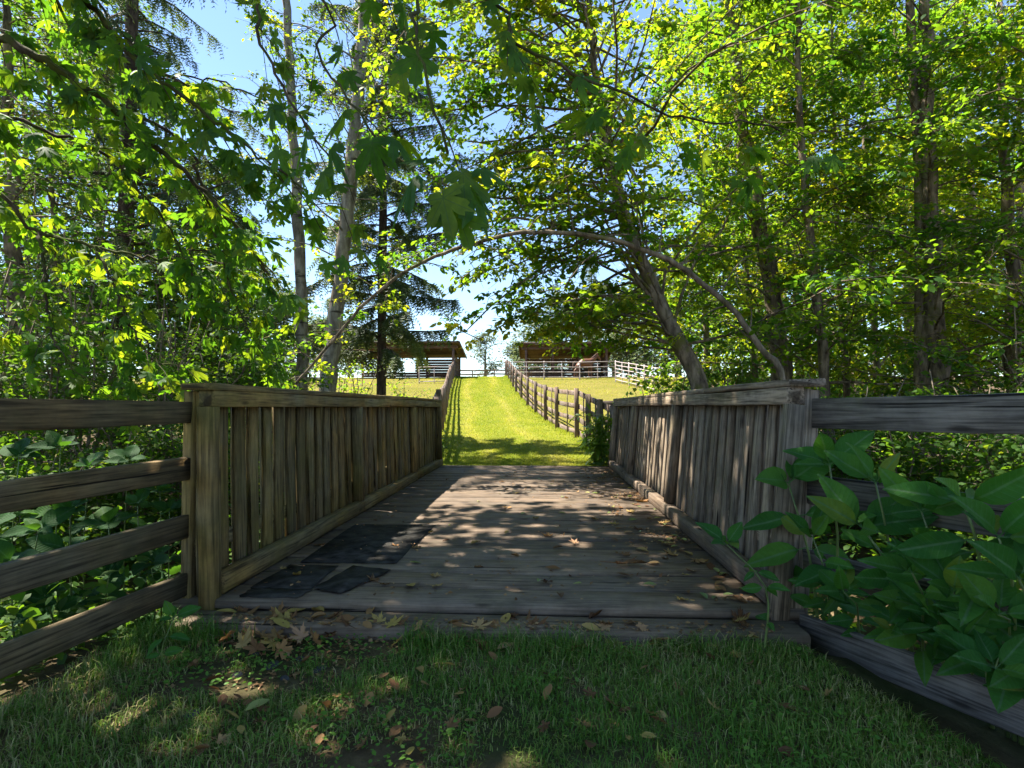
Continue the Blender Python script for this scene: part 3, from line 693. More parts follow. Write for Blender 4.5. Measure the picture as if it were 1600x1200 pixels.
# ---- woodland trees of the left-hand thicket
for i, (pts, Yd, r0, lab, nb, bl) in enumerate([
    ([(20, 600), (22, 400), (15, 200), (10, -50)], 7.6, 0.15, 'dark maple trunk half lost in the thicket behind the brown fence', 50, 2.2),
    ([(90, 600), (88, 440), (80, 250), (75, 0)], 10.5, 0.10, 'dark thin trunk amid the left-hand thicket', 54, 2.4),
    ([(250, 600), (252, 430), (258, 260), (262, 120)], 13.5, 0.10, None, 54, 2.6),
    ([(350, 600), (352, 470), (350, 340), (352, 260)], 15.0, 0.10, None, 48, 2.2),
    ([(160, 600), (158, 400), (150, 150), (150, -60)], 16.0, 0.13, None, 40, 3.2),
    ([(-60, 600), (-60, 300), (-60, -60)], 13.0, 0.14, None, 40, 3.0),
    ([(40, 600), (40, 300), (40, -60)], 20.0, 0.15, None, 40, 3.6)]):
    leafy_tree('thicket_tree', lab or 'leafy green tree rising out of the left-hand thicket', 'tree', rooted(px_path(pts, Yd)), r0, r0 * .25, 160 + i, cs=.12, nb=nb, bl=bl, leaf=0.105 if Yd < 12 else .14,
               twigs=10, lpt=16, lmat='shrub', group=None if lab else 'leafy trees of the left-hand thicket', elev=(-5, 50), spread=.1, twl=.8, template='quad' if Yd > 10 else 'oval')
# ---- conifers
def conifer(name, label, base, H, r0, seed, c0=0.12, nb=70, bl=2.8, spray=0.34, per=26, drop=0.55, group=None, template='hang', mat='needle', lean=(0, 0), bark='bark_spruce', c1=1.0):
    rg = np.random.default_rng(seed)
    P = spline([base, base + Vector((lean[0] * .5, lean[1] * .5, H * .5)), base + Vector((lean[0], lean[1], H))], 16)
    tb = Tube(); tb.add(P, np.linspace(r0, 0.02, len(P)), 9, 0.05, rg)
    br = Tube(); L = [[], [], [], []]; azm = 0
    for k in range(nb):
        t = c0 + (c1 - c0) * ((k + rg.uniform(0, 1)) / nb); z = t * (len(P) - 1); i = min(int(z), len(P) - 2); s = P[i] + (P[i + 1] - P[i]) * (z - i)
        azm += 2.4 + rg.normal(0, .3); ln = bl * (1 - t) ** 0.75 * rg.choice([.45, .8, 1.0, 1.2]) * rg.uniform(.85, 1.15) + 0.25; dr = drop * rg.uniform(.3, 1.6)
        d = np.array([math.cos(azm), math.sin(azm), rg.uniform(-.05, .3)]); n_ = 8; q = [s]; dd = nrm(d)
        for m_ in range(n_ - 1):
            dd = nrm(dd + np.array([0, 0, -dr / n_ + (0.12 if m_ > 5 else 0)]) + rg.normal(0, .11, 3)); q.append(q[-1] + dd * ln / (n_ - 1))
        q = np.array(q); br.add(q, np.linspace(0.012 + .009 * ln, .003, n_), 5)
        m_ = max(6, int(per * ln / 2)); u = rg.uniform(.12, 1, m_); ii = np.minimum((u * (n_ - 1)).astype(int), n_ - 2); f = (u * (n_ - 1) - ii)[:, None]
        p = q[ii] * (1 - f) + q[ii + 1] * f; tg = nrm(q[ii + 1] - q[ii]); sd = nrm(np.cross(tg, np.array([0, 0, 1.]))) * rg.choice([-1, 1], m_)[:, None]
        dd_ = nrm(tg * rg.uniform(.2, .9, (m_, 1)) + sd * rg.uniform(.3, 1, (m_, 1)) + np.array([0, 0, -1.]) * rg.uniform(.3, 1.5, (m_, 1)))
        for a_, b_ in zip(L, (p, dd_, nrm(np.array([0, 0, 1.]) + rg.normal(0, .4, (m_, 3))), spray * rg.uniform(.6, 1.3, m_))): a_.append(b_)
    pos, dirs, nn, sz = (np.concatenate(x) for x in L)
    V, T_, A_ = cloud(pos, dirs, nn, sz, template, rg.beta(2, 2, len(pos)))
    o = root(name, base); tag(o, label, 'tree', group)
    mput('trunk', tb.mesh('trunk', M[bark]), o); mput('limb', br.mesh('limb', M[bark]), o)['kind'] = 'stuff'
    mput('crown', tri_mesh('crown', V, T_, M[mat], {'rnd': A_}), o)['kind'] = 'stuff'
    return o
def gb(px, Y):
    p = pix(px, 600, Y); return Vector((p.x, p.y, G(p.x, p.y) - .05))
conifer('spruce_tree', 'dark spruce with drooping boughs between the alders and the lane', gb(596, 15.2), 21, 0.14, 51, c0=0.11, nb=145, bl=2.4, spray=0.42, per=115, drop=0.55)
conifer('fir_tree', 'tall feathery fir rising behind the maple boughs', gb(190, 11.5), 21, 0.2, 52, c0=0.12, nb=190, bl=3.6, spray=0.36, per=46)

# ---- shrubs (thicket)
def shrub(name, label, cat, x, y, h, w, seed, leaf=0.08, n=1500, mat='shrub', group=None, template='oval', stems=6, z0=None):
    rg = np.random.default_rng(seed); z = G(x, y) if z0 is None else z0
    base = Vector((x, y, z - 0.03)); tb = Tube(); L = [[], [], [], []]
    tot = 0; per = max(6, n // (stems * 9))
    for s in range(stems):
        a_ = rg.uniform(0, 6.28); top = np.array([x + math.cos(a_) * w * rg.uniform(.2, .8), y + math.sin(a_) * w * rg.uniform(.2, .8), z + h * rg.uniform(.65, 1.0)])
        P = spline([(x + math.cos(a_) * .06, y + math.sin(a_) * .06, z - .03), (x + math.cos(a_) * w * .2, y + math.sin(a_) * w * .2, z + h * .45), top], 8)
        P[1:] += rg.normal(0, .03, P[1:].shape); tb.add(P, np.linspace(.014, .004, 8) * (0.6 + h * .35), 5)
        for k in range(9):
            u = rg.uniform(.12, 1); i = min(int(u * 7), 6); s0 = P[i]; dd = nrm(np.array([rg.normal(), rg.normal(), rg.uniform(-.3, .6)])); l2 = w * rg.uniform(.25, .6)
            q = np.array([s0, s0 + dd * l2 * .5, s0 + dd * l2 + np.array([0, 0, -.15 * l2])]); tb.add(q, (.006, .004, .002), 3)
            for a2, b2 in zip(L, twig_leaves(rg, q, per, w * .12, leaf)): a2.append(b2)
    pos, dirs, nn, sz = (np.concatenate(v) for v in L)
    zg = ground(pos[:, 0], pos[:, 1]) if z0 is None else np.full(len(pos), z0)
    pos[:, 2] = np.maximum(pos[:, 2], zg + .03)
    V, T_, A_ = cloud(pos, dirs, nn, sz, template, rg.beta(2, 2.4, len(pos)))
    o = root(name, base); tag(o, label, cat, group)
    mput('stem', tb.mesh('stem', M['bark_wood'] if mat != 'bush' else M['stem']), o)
    mput('foliage', tri_mesh('foliage', V, T_, M[mat], {'rnd': A_}), o)['kind'] = 'stuff'
    return o
rs = np.random.default_rng(77)
sl = 'dense dark green shrub in the middle of the thicket left of the footbridge'
for i, (px, Y, h, w) in enumerate([(40, 6.2, 3.2, 1.3), (130, 7.0, 3.6, 1.5), (230, 7.6, 3.4, 1.5), (330, 8.4, 3.0, 1.5), (400, 9.6, 2.6, 1.4), (90, 9.5, 5.2, 2.2), (260, 11, 5.0, 2.4), (380, 12.5, 4.2, 2.0), (-60, 5.2, 3.0, 1.2),
                                   (20, 12, 7.0, 2.8), (180, 14, 7.5, 3.0), (330, 16, 6.0, 3.0), (440, 17, 3.2, 1.6), (300, 6.6, 2.0, .9), (180, 5.8, 1.7, .9), (60, 4.9, 1.5, .8)]):
    p = pix(px, 600, Y); k_ = 0 if h > 4 else (2 if h <= 2 else 1)
    shrub('shrub', ('tall dark green shrub at the back of the left-hand thicket', sl, 'low dark green shrub close behind the brown board fence')[k_], 'shrub', p.x, p.y, h, w, 200 + i, leaf=0.075 if Y < 9 else 0.11, n=2400 if Y < 9 else 2600,
          group=('tall shrubs of the left-hand thicket', 'middle shrubs of the left-hand thicket', 'low shrubs behind the brown fence')[k_], stems=8)
for i, (px, Y, h, w) in enumerate([(420, 8.6, 1.7, .8), (480, 9.6, 1.8, .8), (555, 10.6, 1.7, .8), (610, 11.2, 1.2, .5), (450, 11.2, 2.0, .9), (635, 19.5, 1.9, 1.0), (560, 17.5, 2.6, 1.3), (525, 19.5, 3.2, 1.5)]):
    p = pix(px, 600, Y); shrub('shrub', 'sunlit leafy shrub peeping over the mossy railing', 'shrub', p.x, p.y, h, w, 240 + i, leaf=0.10, n=800, mat='alder', group='sunlit shrubs behind the mossy railing', stems=6)
for i, (px, Y, h, w) in enumerate([(1150, 9.4, 2.2, 1.1), (1060, 10.6, 2.0, 1.0), (1330, 7.6, 2.0, 1.1), (1400, 6.6, 1.8, 1.0), (1500, 6.4, 2.0, 1.1), (1590, 5.6, 1.9, 1.0), (1250, 8.4, 1.7, .9), (1640, 7.4, 3.0, 1.3), (1430, 11, 2.8, 1.6), (1560, 12, 3.0, 1.7), (1300, 12.5, 2.6, 1.5), (1130, 13, 2.6, 1.4)]):
    p = pix(px, 600, Y); shrub('shrub', 'shady shrub close behind the grey board fence' if Y < 9 else 'shady understorey shrub among the trunks of the right-hand wood', 'shrub', p.x, p.y, h, w, 260 + i, leaf=0.085 if Y < 9 else .11, n=2200, group='shrubs behind the grey fence' if Y < 9 else 'understorey shrubs of the right-hand wood', stems=8)
for i, (px, Y, h, w) in enumerate([(985, 12.2, 1.25, .75), (1035, 11.2, 1.4, .75), (1000, 14.5, 1.6, .9), (1060, 15.5, 2.4, 1.2)]):
    p = pix(px, 600, Y); shrub('shrub', 'bright bush growing where the paddock fence meets the wood', 'shrub', p.x, p.y, h, w, 280 + i, leaf=0.10, n=1000, mat='alder', group='bright bushes by the paddock corner')
# bright weed clump at the far end of the grey railing
shrub('weed_clump', 'bright green sunlit weed clump at the far end of the grey railing', 'plant', 1.02, 10.35, 1.05, 0.42, 290, leaf=0.17, n=520, mat='bush', template='lance', stems=12)

# ------------------------------------------------------------------ far trees on the hill
def far_tree(px, Y, h, w, seed, label, group=None, mat='far', leaf=0.35, n=1600):
    p = pix(px, 600, Y); z = G(p.x, p.y); rg = np.random.default_rng(seed)
    base = Vector((p.x, p.y, z - .1)); tb = Tube(); L = [[], [], [], []]
    tb.add(spline([base, base + Vector((0, 0, h * .5)), base + Vector((.2, 0, h * .9))], 8), np.linspace(h * .03, .03, 8), 7)
    for k in range(40):
        t = rg.uniform(.06, .9); s = np.array(base) + np.array([0, 0, h * t]); A_ = rg.uniform(0, 6.28); ln = w * math.sin(math.pi * min(1, .18 + .8 * t)) * rg.uniform(.7, 1.1)
        e = s + np.array([math.cos(A_) * ln, math.sin(A_) * ln, ln * rg.uniform(.1, .7)]); q = spline([s, (s + e) / 2 + np.array([0, 0, .1 * ln]), e], 5); tb.add(q, np.linspace(.05, .015, 5), 4)
        for a_, b_ in zip(L, twig_leaves(rg, q, n // 40, w * .2, leaf)): a_.append(b_)
    pos, dirs, nn, sz = (np.concatenate(v) for v in L)
    V, T_, A_ = cloud(pos, dirs, nn, sz, 'quad', rg.random(len(pos)))
    o = root('hill_tree', base); tag(o, label, 'tree', group)
    mput('trunk', tb.mesh('trunk', M['bark_wood']), o); mput('crown', tri_mesh('crown', V, T_, M[mat], {'rnd': A_}), o)['kind'] = 'stuff'
far_tree(758, 78, 8.4, 3.4, 301, n=2600, leaf=.3, label= 'small round tree alone at the top of the lane')
fl_ = 'hazy broadleaf tree beyond the paddocks'
for i, (px, Y, h, w) in enumerate([(545, 56, 5, 3), (590, 60, 5.5, 3), (505, 52, 6, 3), (985, 54, 6, 4), (1040, 52, 7, 4), (812, 74, 6.5, 3.0), (840, 66, 9, 4), (905, 64, 11, 5), (960, 62, 10, 5), (1010, 58, 11, 5), (1060, 50, 11, 5), (1120, 46, 12, 5), (430, 48, 8, 4), (380, 44, 10, 5), (470, 62, 7, 4), (330, 40, 11, 5), (250, 36, 12, 5), (1180, 40, 12, 5), (1260, 36, 12, 5), (1340, 33, 12, 5), (1430, 32, 13, 5), (1520, 30, 13, 5), (1600, 30, 13, 5)]):
    z_ = 0 if px < 700 else (1 if px < 1050 else 2)
    far_tree(px, Y, h, w, 310 + i, ('hazy broadleaf tree beyond the left paddock and its shelter', 'hazy broadleaf tree behind the horse shelter', 'sunlit tree at the far back of the right-hand wood')[z_],
             ('trees beyond the left paddock', 'trees behind the horse shelter', 'far trees of the right-hand wood')[z_], leaf=0.36, n=3200, mat='far' if px < 1050 and px > 300 else 'alder')
conifer('fir_tree', 'blue-green fir spire rising behind the right-hand shelter', gb(868, 70), 13, 0.25, 330, c0=.1, nb=80, bl=3.0, spray=0.9, per=14, mat='far')
conifer('fir_tree', 'broad blue-green fir behind the horse shelter', gb(925, 66), 15, 0.25, 331, c0=.1, nb=80, bl=3.4, spray=0.9, per=14, mat='far')

# ------------------------------------------------------------------ paddock fences
def hill_fence(name, label, ys, fx, hfun, nr=4, batten=True, cat='fence', mat='fence_hill', rail_side=1, zs=None):
    o = root(name, (fx(ys[0]), ys[0], G(fx(ys[0]), ys[0]))); tag(o, label, cat)
    P = [Vector((fx(y_), y_, G(fx(y_), y_))) for y_ in ys]
    for i, p in enumerate(P):
        h = hfun(ys[i]); board('post', p + Vector((0, 0, -.25)), p + Vector((RV.uniform(-.02, .02), RV.uniform(-.02, .02), h + .04)), .13, .13, (1, 0, 0), M[mat], o, var=i % 3, bev=0.02, snap=0.02)
    for i in range(len(P) - 1):
        a_, b_ = P[i], P[i + 1]; ha, hb = hfun(ys[i]), hfun(ys[i + 1])
        off = Vector((0.085 * rail_side, 0, 0))
        for k in range(nr):
            f = 0.13 + (0.96 - 0.13) * k / (nr - 1)
            board('rail', a_ + off + Vector((0, 0, ha * f - .05)), b_ + off + Vector((0, 0, hb * f - .05)), .14, .034, (0, 0, 1), M[mat], o, var=k % 2, snap=0.02)
        if batten:
            m_ = (a_ + b_) / 2; m_.z = (a_.z + b_.z) / 2; h = (ha + hb) / 2
            board('batten', m_ + off * .45 + Vector((0, 0, .02)) , m_ + off * .45 + Vector((0, 0, h)), .085, .03, (0, 1, 0), M[mat], o, var=0, snap=0.02)
    return o
hR = lambda y_: float(np.interp(y_, [10.4, 16], [1.03, 1.38]))
hill_fence('paddock_fence', 'brown post and rail fence climbing beside the lane from the grey railing', [10.45, 12.2, 14.2, 16.4, 19.2, 22, 25, 28, 31, 34, 37, 40, 43, 46, 49], rfx, hR, rail_side=1)
hill_fence('paddock_fence', 'post and rail fence casting striped shadows on the lane', [10.45, 12.6, 15, 18, 21, 24, 27, 30, 33, 36, 39, 42, 45, 48], lfx, lambda y_: float(np.interp(y_, [10.4, 15], [1.05, 1.38])), rail_side=-1)
def cross_fence(name, label, p0, p1, n, h=1.25, nr=3):
    o = root(name, (p0[0], p0[1], G(*p0))); tag(o, label, 'fence'); P = []
    for i in range(n + 1):
        x, y_ = p0[0] + (p1[0] - p0[0]) * i / n, p0[1] + (p1[1] - p0[1]) * i / n; P.append(Vector((x, y_, G(x, y_))))
    for i, p in enumerate(P): board('post', p + Vector((0, 0, -.2)), p + Vector((0, 0, h + .03)), .12, .12, (1, 0, 0), M['fence_hill'], o, var=i % 3, bev=.02, snap=.02)
    for i in range(n):
        for k in range(nr):
            z = h * (0.3 + 0.66 * k / (nr - 1)) - .05
            board('rail', P[i] + Vector((0, -.08, z)), P[i + 1] + Vector((0, -.08, z)), .15, .034, (0, 0, 1), M['fence_hill'], o, var=k % 2, snap=.02)
cross_fence('paddock_fence', 'low three-rail fence crossing the top of the lane', (-11.5, 58), (2.0, 58), 6, 1.15)
cross_fence('paddock_fence', 'dark single-rail fence running into the wood from the lane fence', (1.45, 14.6), (4.6, 15.2), 1, 1.15, 2)

# ------------------------------------------------------------------ pipe corral panels
def pipe_panel(label, p0, p1, bays, h=1.35, nr=4, group=None):
    o = root('corral_panel', (p0[0], p0[1], G(*p0))); tag(o, label, 'fence', group)
    pts = [Vector((p0[0] + (p1[0] - p0[0]) * i / bays, p0[1] + (p1[1] - p0[1]) * i / bays, 0)) for i in range(bays + 1)]
    for p in pts: p.z = G(p.x, p.y)
    for i, p in enumerate(pts):
        t = Tube(); r = .045 if i % 2 == 0 else .03; t.add([p, p + Vector((0, 0, h * .5)), p + Vector((0, 0, h + (.05 if i % 2 == 0 else 0)))], r, 6); mput('post', t.mesh('post', M['pipe']), o)
    for k in range(nr):
        z = h * (0.12 + 0.86 * k / (nr - 1)); t = Tube(); t.add([p + Vector((0, -.05, z)) for p in pts], .032, 6); mput('rail', t.mesh('rail', M['pipe']), o)
a_ = pix(795, 588, 43.5); b_ = pix(962, 588, 43.5)
pipe_panel('long pale pipe corral in front of the horse shelter', (a_.x, a_.y), (b_.x, b_.y), 6)
a_ = pix(962, 588, 41); b_ = pix(1035, 588, 33)
pipe_panel('bright pipe panels angling from the horse corral to the wood', (a_.x, a_.y), (b_.x, b_.y), 6, 1.5, 6)
a_ = pix(405, 590, 38); b_ = pix(500, 590, 44)
pipe_panel('pale pipe corral seen past the alder trunks', (a_.x, a_.y), (b_.x, b_.y), 5, 1.6, 4)
a_ = pix(655, 590, 40); b_ = pix(702, 590, 40)
pipe_panel('short pale pipe panel before the left-hand shelter', (a_.x, a_.y), (b_.x, b_.y), 2, 1.2, 2)

# ------------------------------------------------------------------ field shelters
def shelter(label, x0, x1, yf, depth, hf, hb, seed, boarded, over=0.6):
    z = G((x0 + x1) / 2, yf); o = root('field_shelter', ((x0 + x1) / 2, yf, z)); tag(o, label, 'shed')
    n = 3
    for i in range(n + 1):
        x = x0 + (x1 - x0) * i / n
        board('post', (x, yf, z - .2), (x, yf, z + hf - .12), .18, .18, (1, 0, 0), M['shed'], o, var=i, bev=.015)
        board('post', (x, yf + depth, z - .2), (x, yf + depth, z + hb - .12), .18, .18, (1, 0, 0), M['shed'], o, var=i, bev=.015)
        dz = (hf - hb) / depth
        board('rafter', (x, yf - .45, z + hf + .45 * dz - .08), (x, yf + depth + .4, z + hb - .4 * dz - .08), .16, .05, (0, 0, 1), M['shed'], o, var=i)
    board('beam', (x0 - .4, yf - .12, z + hf - .26), (x1 + .4, yf - .12, z + hf - .26), .24, .05, (0, 0, 1), M['shed'], o, var=20)
    # roof: deck boards below, metal sheet above
    dz = (hf - hb) / depth; nb_ = 9
    for i in range(nb_):
        ya = yf - .5 + (depth + 1.0) * i / nb_; yb = yf - .5 + (depth + 1.0) * (i + 1) / nb_; yc = (ya + yb) / 2; zc = z + hf - (yc - yf) * dz + .02
        board('roof_board', (x0 - over, yc, zc), (x1 + over, yc, zc), (yb - ya) - .01, .03, (0, 1, -dz), M['shed'], o, var=30 + i)
    ym = yf + depth / 2; zm = z + hf - (ym - yf) * dz + .062
    board('roof_sheet', (x0 - over - .05, ym, zm), (x1 + over + .05, ym, zm), math.hypot(depth + 1.15, (depth + 1.15) * dz), .03, (0, 1, -dz), M['roof'], o, var=44)
    board('fascia', (x0 - over, yf - .57, z + hf + .57 * dz - .02), (x1 + over, yf - .57, z + hf + .57 * dz - .02), .16, .03, (0, 0, 1), M['shed'], o, var=45)
    for xx in (x0 - over, x1 + over):
        board('barge_board', (xx, yf - .55, z + hf + .55 * dz - .03), (xx, yf + depth + .55, z + hb - .55 * dz - .03), .2, .03, (0, 0, 1), M['shed'], o, var=46)
    # back wall boards with an open gap band
    for k in range(10):
        zz = z + .12 + .225 * k
        if zz > z + hb - .25: break
        if k in boarded:
            board('wall_board', (x0, yf + depth - .12, zz), (x1, yf + depth - .12, zz), .2, .03, (0, 0, 1), M['shed'], o, var=50 + k)
        elif k % 2 == 0 or True:
            board('wall_board', ((x0 + x1) / 2 + .4, yf + depth - .12, zz), (x1, yf + depth - .12, zz), .2, .03, (0, 0, 1), M['shed'], o, var=50 + k)
    for xx in (x1,):
        for k in range(9):
            zz = z + .12 + .225 * k
            if zz > z + hb - .2: break
            board('wall_board', (xx, yf + .12, zz), (xx, yf + depth - .14, zz), .2, .03, (0, 0, 1), M['shed'], o, var=70 + k)
    return o
a_ = pix(822, 580, 46.5); b_ = pix(948, 580, 46.5)
shelter('brown open-fronted horse shelter behind the pipe corral', a_.x, b_.x, 46.5, 3.6, 2.65, 1.95, 1, (0, 1, 2, 3, 6, 7, 8))
a_ = pix(545, 580, 45.5); b_ = pix(708, 580, 45.5)
shelter('open timber shelter half hidden behind the spruce boughs', a_.x, b_.x, 45.5, 3.6, 2.75, 2.05, 2, (0, 1, 2), over=0.55)

# ------------------------------------------------------------------ horse standing at the corral
def horse():
    p = pix(914, 587, 45.0); gz = G(p.x, p.y); R_ = root('horse', (p.x, p.y, gz)); tag(R_, 'chestnut horse standing before the shelter with its head turned away', 'horse')
    V = {}; vs_ = []; es = []; rad = []
    def v(x, y_, z, r, rz=None):
        vs_.append((x, y_, z)); rad.append((r, rz or r)); return len(vs_) - 1
    def ch(ids):
        for a2, b2 in zip(ids, ids[1:]): es.append((a2, b2))
    rump = v(-.72, 0, 1.22, .25, .27); loin = v(-.35, 0, 1.22, .27, .30); mid_ = v(.05, 0, 1.17, .30, .33); sh = v(.45, 0, 1.20, .25, .33); nk = v(.74, 0, 1.42, .15, .20); nk2 = v(1.0, 0, 1.66, .11, .15)
    poll = v(1.15, 0, 1.84, .09, .12); face = v(1.34, 0, 1.64, .085, .10); muz = v(1.50, 0, 1.46, .055, .065)
    ch([rump, loin, mid_, sh, nk, nk2, poll, face, muz])
    for s in (-1, 1):
        a2 = v(.47, s * .17, .95, .12); b2 = v(.50, s * .17, .58, .065); c2 = v(.48, s * .17, .16, .045); d2 = v(.53, s * .17, .04, .06); ch([sh, a2, b2, c2, d2])
        a3 = v(-.70, s * .17, .98, .16); b3 = v(-.60, s * .18, .78, .10); c3 = v(-.86, s * .18, .56, .065); d3 = v(-.84, s * .18, .16, .045); e3 = v(-.78, s * .18, .04, .06); ch([rump, a3, b3, c3, d3, e3])
    me = bpy.data.meshes.new('body'); me.from_pydata(vs_, es, []); o = mobj('body', me, R_)
    md = o.modifiers.new('skin', 'SKIN'); md.use_smooth_shade = True; sb = o.modifiers.new('sub', 'SUBSURF'); sb.levels = 2; sb.render_levels = 2
    for i, sv in enumerate(me.skin_vertices[0].data): sv.radius = rad[i]; sv.use_root = (i == mid_)
    me.materials.append(M['horse']); 
    t = Tube(); t.add([(-.93, 0, 1.30), (-1.06, 0, 1.1), (-1.08, 0, .75), (-1.04, 0, .45)], (.04, .06, .07, .02), 8); oo = mobj('tail', t.mesh('tail', M['horse_dark']), R_)
    t = Tube(); t.add([(.5, 0, 1.55), (.72, 0, 1.66), (.95, 0, 1.84), (1.1, 0, 1.95)], (.02, .05, .05, .03), 6); oo = mobj('mane', t.mesh('mane', M['horse_dark']), R_)
    for s in (-1, 1):
        t = Tube(); t.add([(1.12, s * .06, 1.92), (1.12, s * .075, 2.0), (1.13, s * .08, 2.07)], (.03, .035, .005), 6); mobj('ear', t.mesh('ear', M['horse']), R_)
    R_.rotation_euler = (0, 0, math.radians(28)); R_.location = (p.x, p.y, gz)
horse()

# ------------------------------------------------------------------ big-leaf maple overhanging from the left
mp_rng = np.random.default_rng(5)
MB = Vector((-5.3, 2.6, G(-5.3, 2.6) - .1))
maple = root('maple_tree', MB); tag(maple, 'big-leaf maple whose mossy boughs hang over the footbridge from the left', 'tree')
tt = Tube(); TP = spline([MB, MB + Vector((.15, .1, 2)), MB + Vector((.5, .2, 4.2)), MB + Vector((.9, .2, 7)), MB + Vector((1.3, 0, 10))], 16)
tt.add(TP, np.linspace(.30, .08, 16), 11, .05, mp_rng); mput('trunk', tt.mesh('trunk', M['bark_maple']), maple)
def on_trunk(z): 
    i = int(np.argmin(np.abs(TP[:, 2] - z))); return Vector(TP[i])
leaf_mesh = []
for s_ in range(4):
    tv, t3 = TPL['maple%d' % s_]; leaf_mesh.append(tri_mesh('leaf', tv, t3, M['maple_obj'], smooth=False))
boughs = [  # (pixels with distance), start radius, end radius, prefix points, leaf size, twig spacing
    ([(-60, 20, 4.2), (30, 72, 4.2), (110, 120, 4.3), (190, 180, 4.4), (270, 250, 4.5), (330, 310, 4.6), (380, 375, 4.7), (420, 430, 4.8)], .040, .008, 3.6, .17, .11),
    ([(150, 20, 3.9), (190, 75, 3.9), (250, 125, 3.95), (310, 170, 4.0), (370, 215, 4.0), (430, 262, 4.1), (480, 300, 4.2)], .024, .006, 4.4, .16, .11),
    ([(-60, 165, 4.6), (0, 180, 4.6), (80, 205, 4.7), (170, 245, 4.8), (220, 300, 4.9), (270, 365, 5.0), (300, 430, 5.0)], .024, .005, 3.2, .17, .11),
    ([(-60, 275, 5.0), (0, 300, 5.0), (60, 362, 5.1), (150, 385, 5.2), (230, 402, 5.3), (330, 408, 5.4), (410, 425, 5.4)], .027, .005, 2.8, .16, .10),
    ([(62, 362, 5.0), (72, 430, 4.9), (75, 500, 4.9), (100, 560, 4.8), (150, 605, 4.8)], .013, .004, None, .15, .11),
    ([(150, 386, 5.1), (175, 440, 5.0), (200, 500, 5.0), (240, 560, 4.9), (290, 575, 4.9)], .011, .004, None, .15, .11),
    ([(360, -60, 3.0), (400, 60, 2.9), (440, 130, 2.9), (480, 200, 2.9), (515, 245, 2.95), (545, 290, 3.0)], .016, .004, 4.6, .14, .27),
    ([(470, -40, 2.7), (500, 90, 2.7), (545, 150, 2.65), (580, 200, 2.6), (600, 245, 2.6)], .013, .004, 4.8, .14, .36),
    ([(590, -80, 2.4), (640, 40, 2.3), (670, 130, 2.25), (690, 200, 2.2), (700, 240, 2.2)], .012, .005, 5.0, .19, .6),
    ([(740, -20, 3.2), (800, 55, 3.1), (850, 88, 3.1), (915, 122, 3.1), (960, 142, 3.1), (1020, 170, 3.15), (1090, 185, 3.2), (1160, 190, 3.2), (1220, 205, 3.2)], .016, .004, 5.2, .15, .22),
    ([(60, -40, 4.8), (120, 60, 5.2), (200, 110, 5.4), (300, 120, 5.6), (380, 140, 5.8), (430, 170, 6.0)], .02, .005, 4.2, .16, .12),
    ([(300, 240, 4.6), (330, 330, 4.9), (350, 420, 5.0), (380, 500, 5.2), (420, 560, 5.4)], .011, .004, None, .16, .12),
]
n_obj = [0]; stuff = {k: [[], [], [], []] for k in range(4)}
pending = []
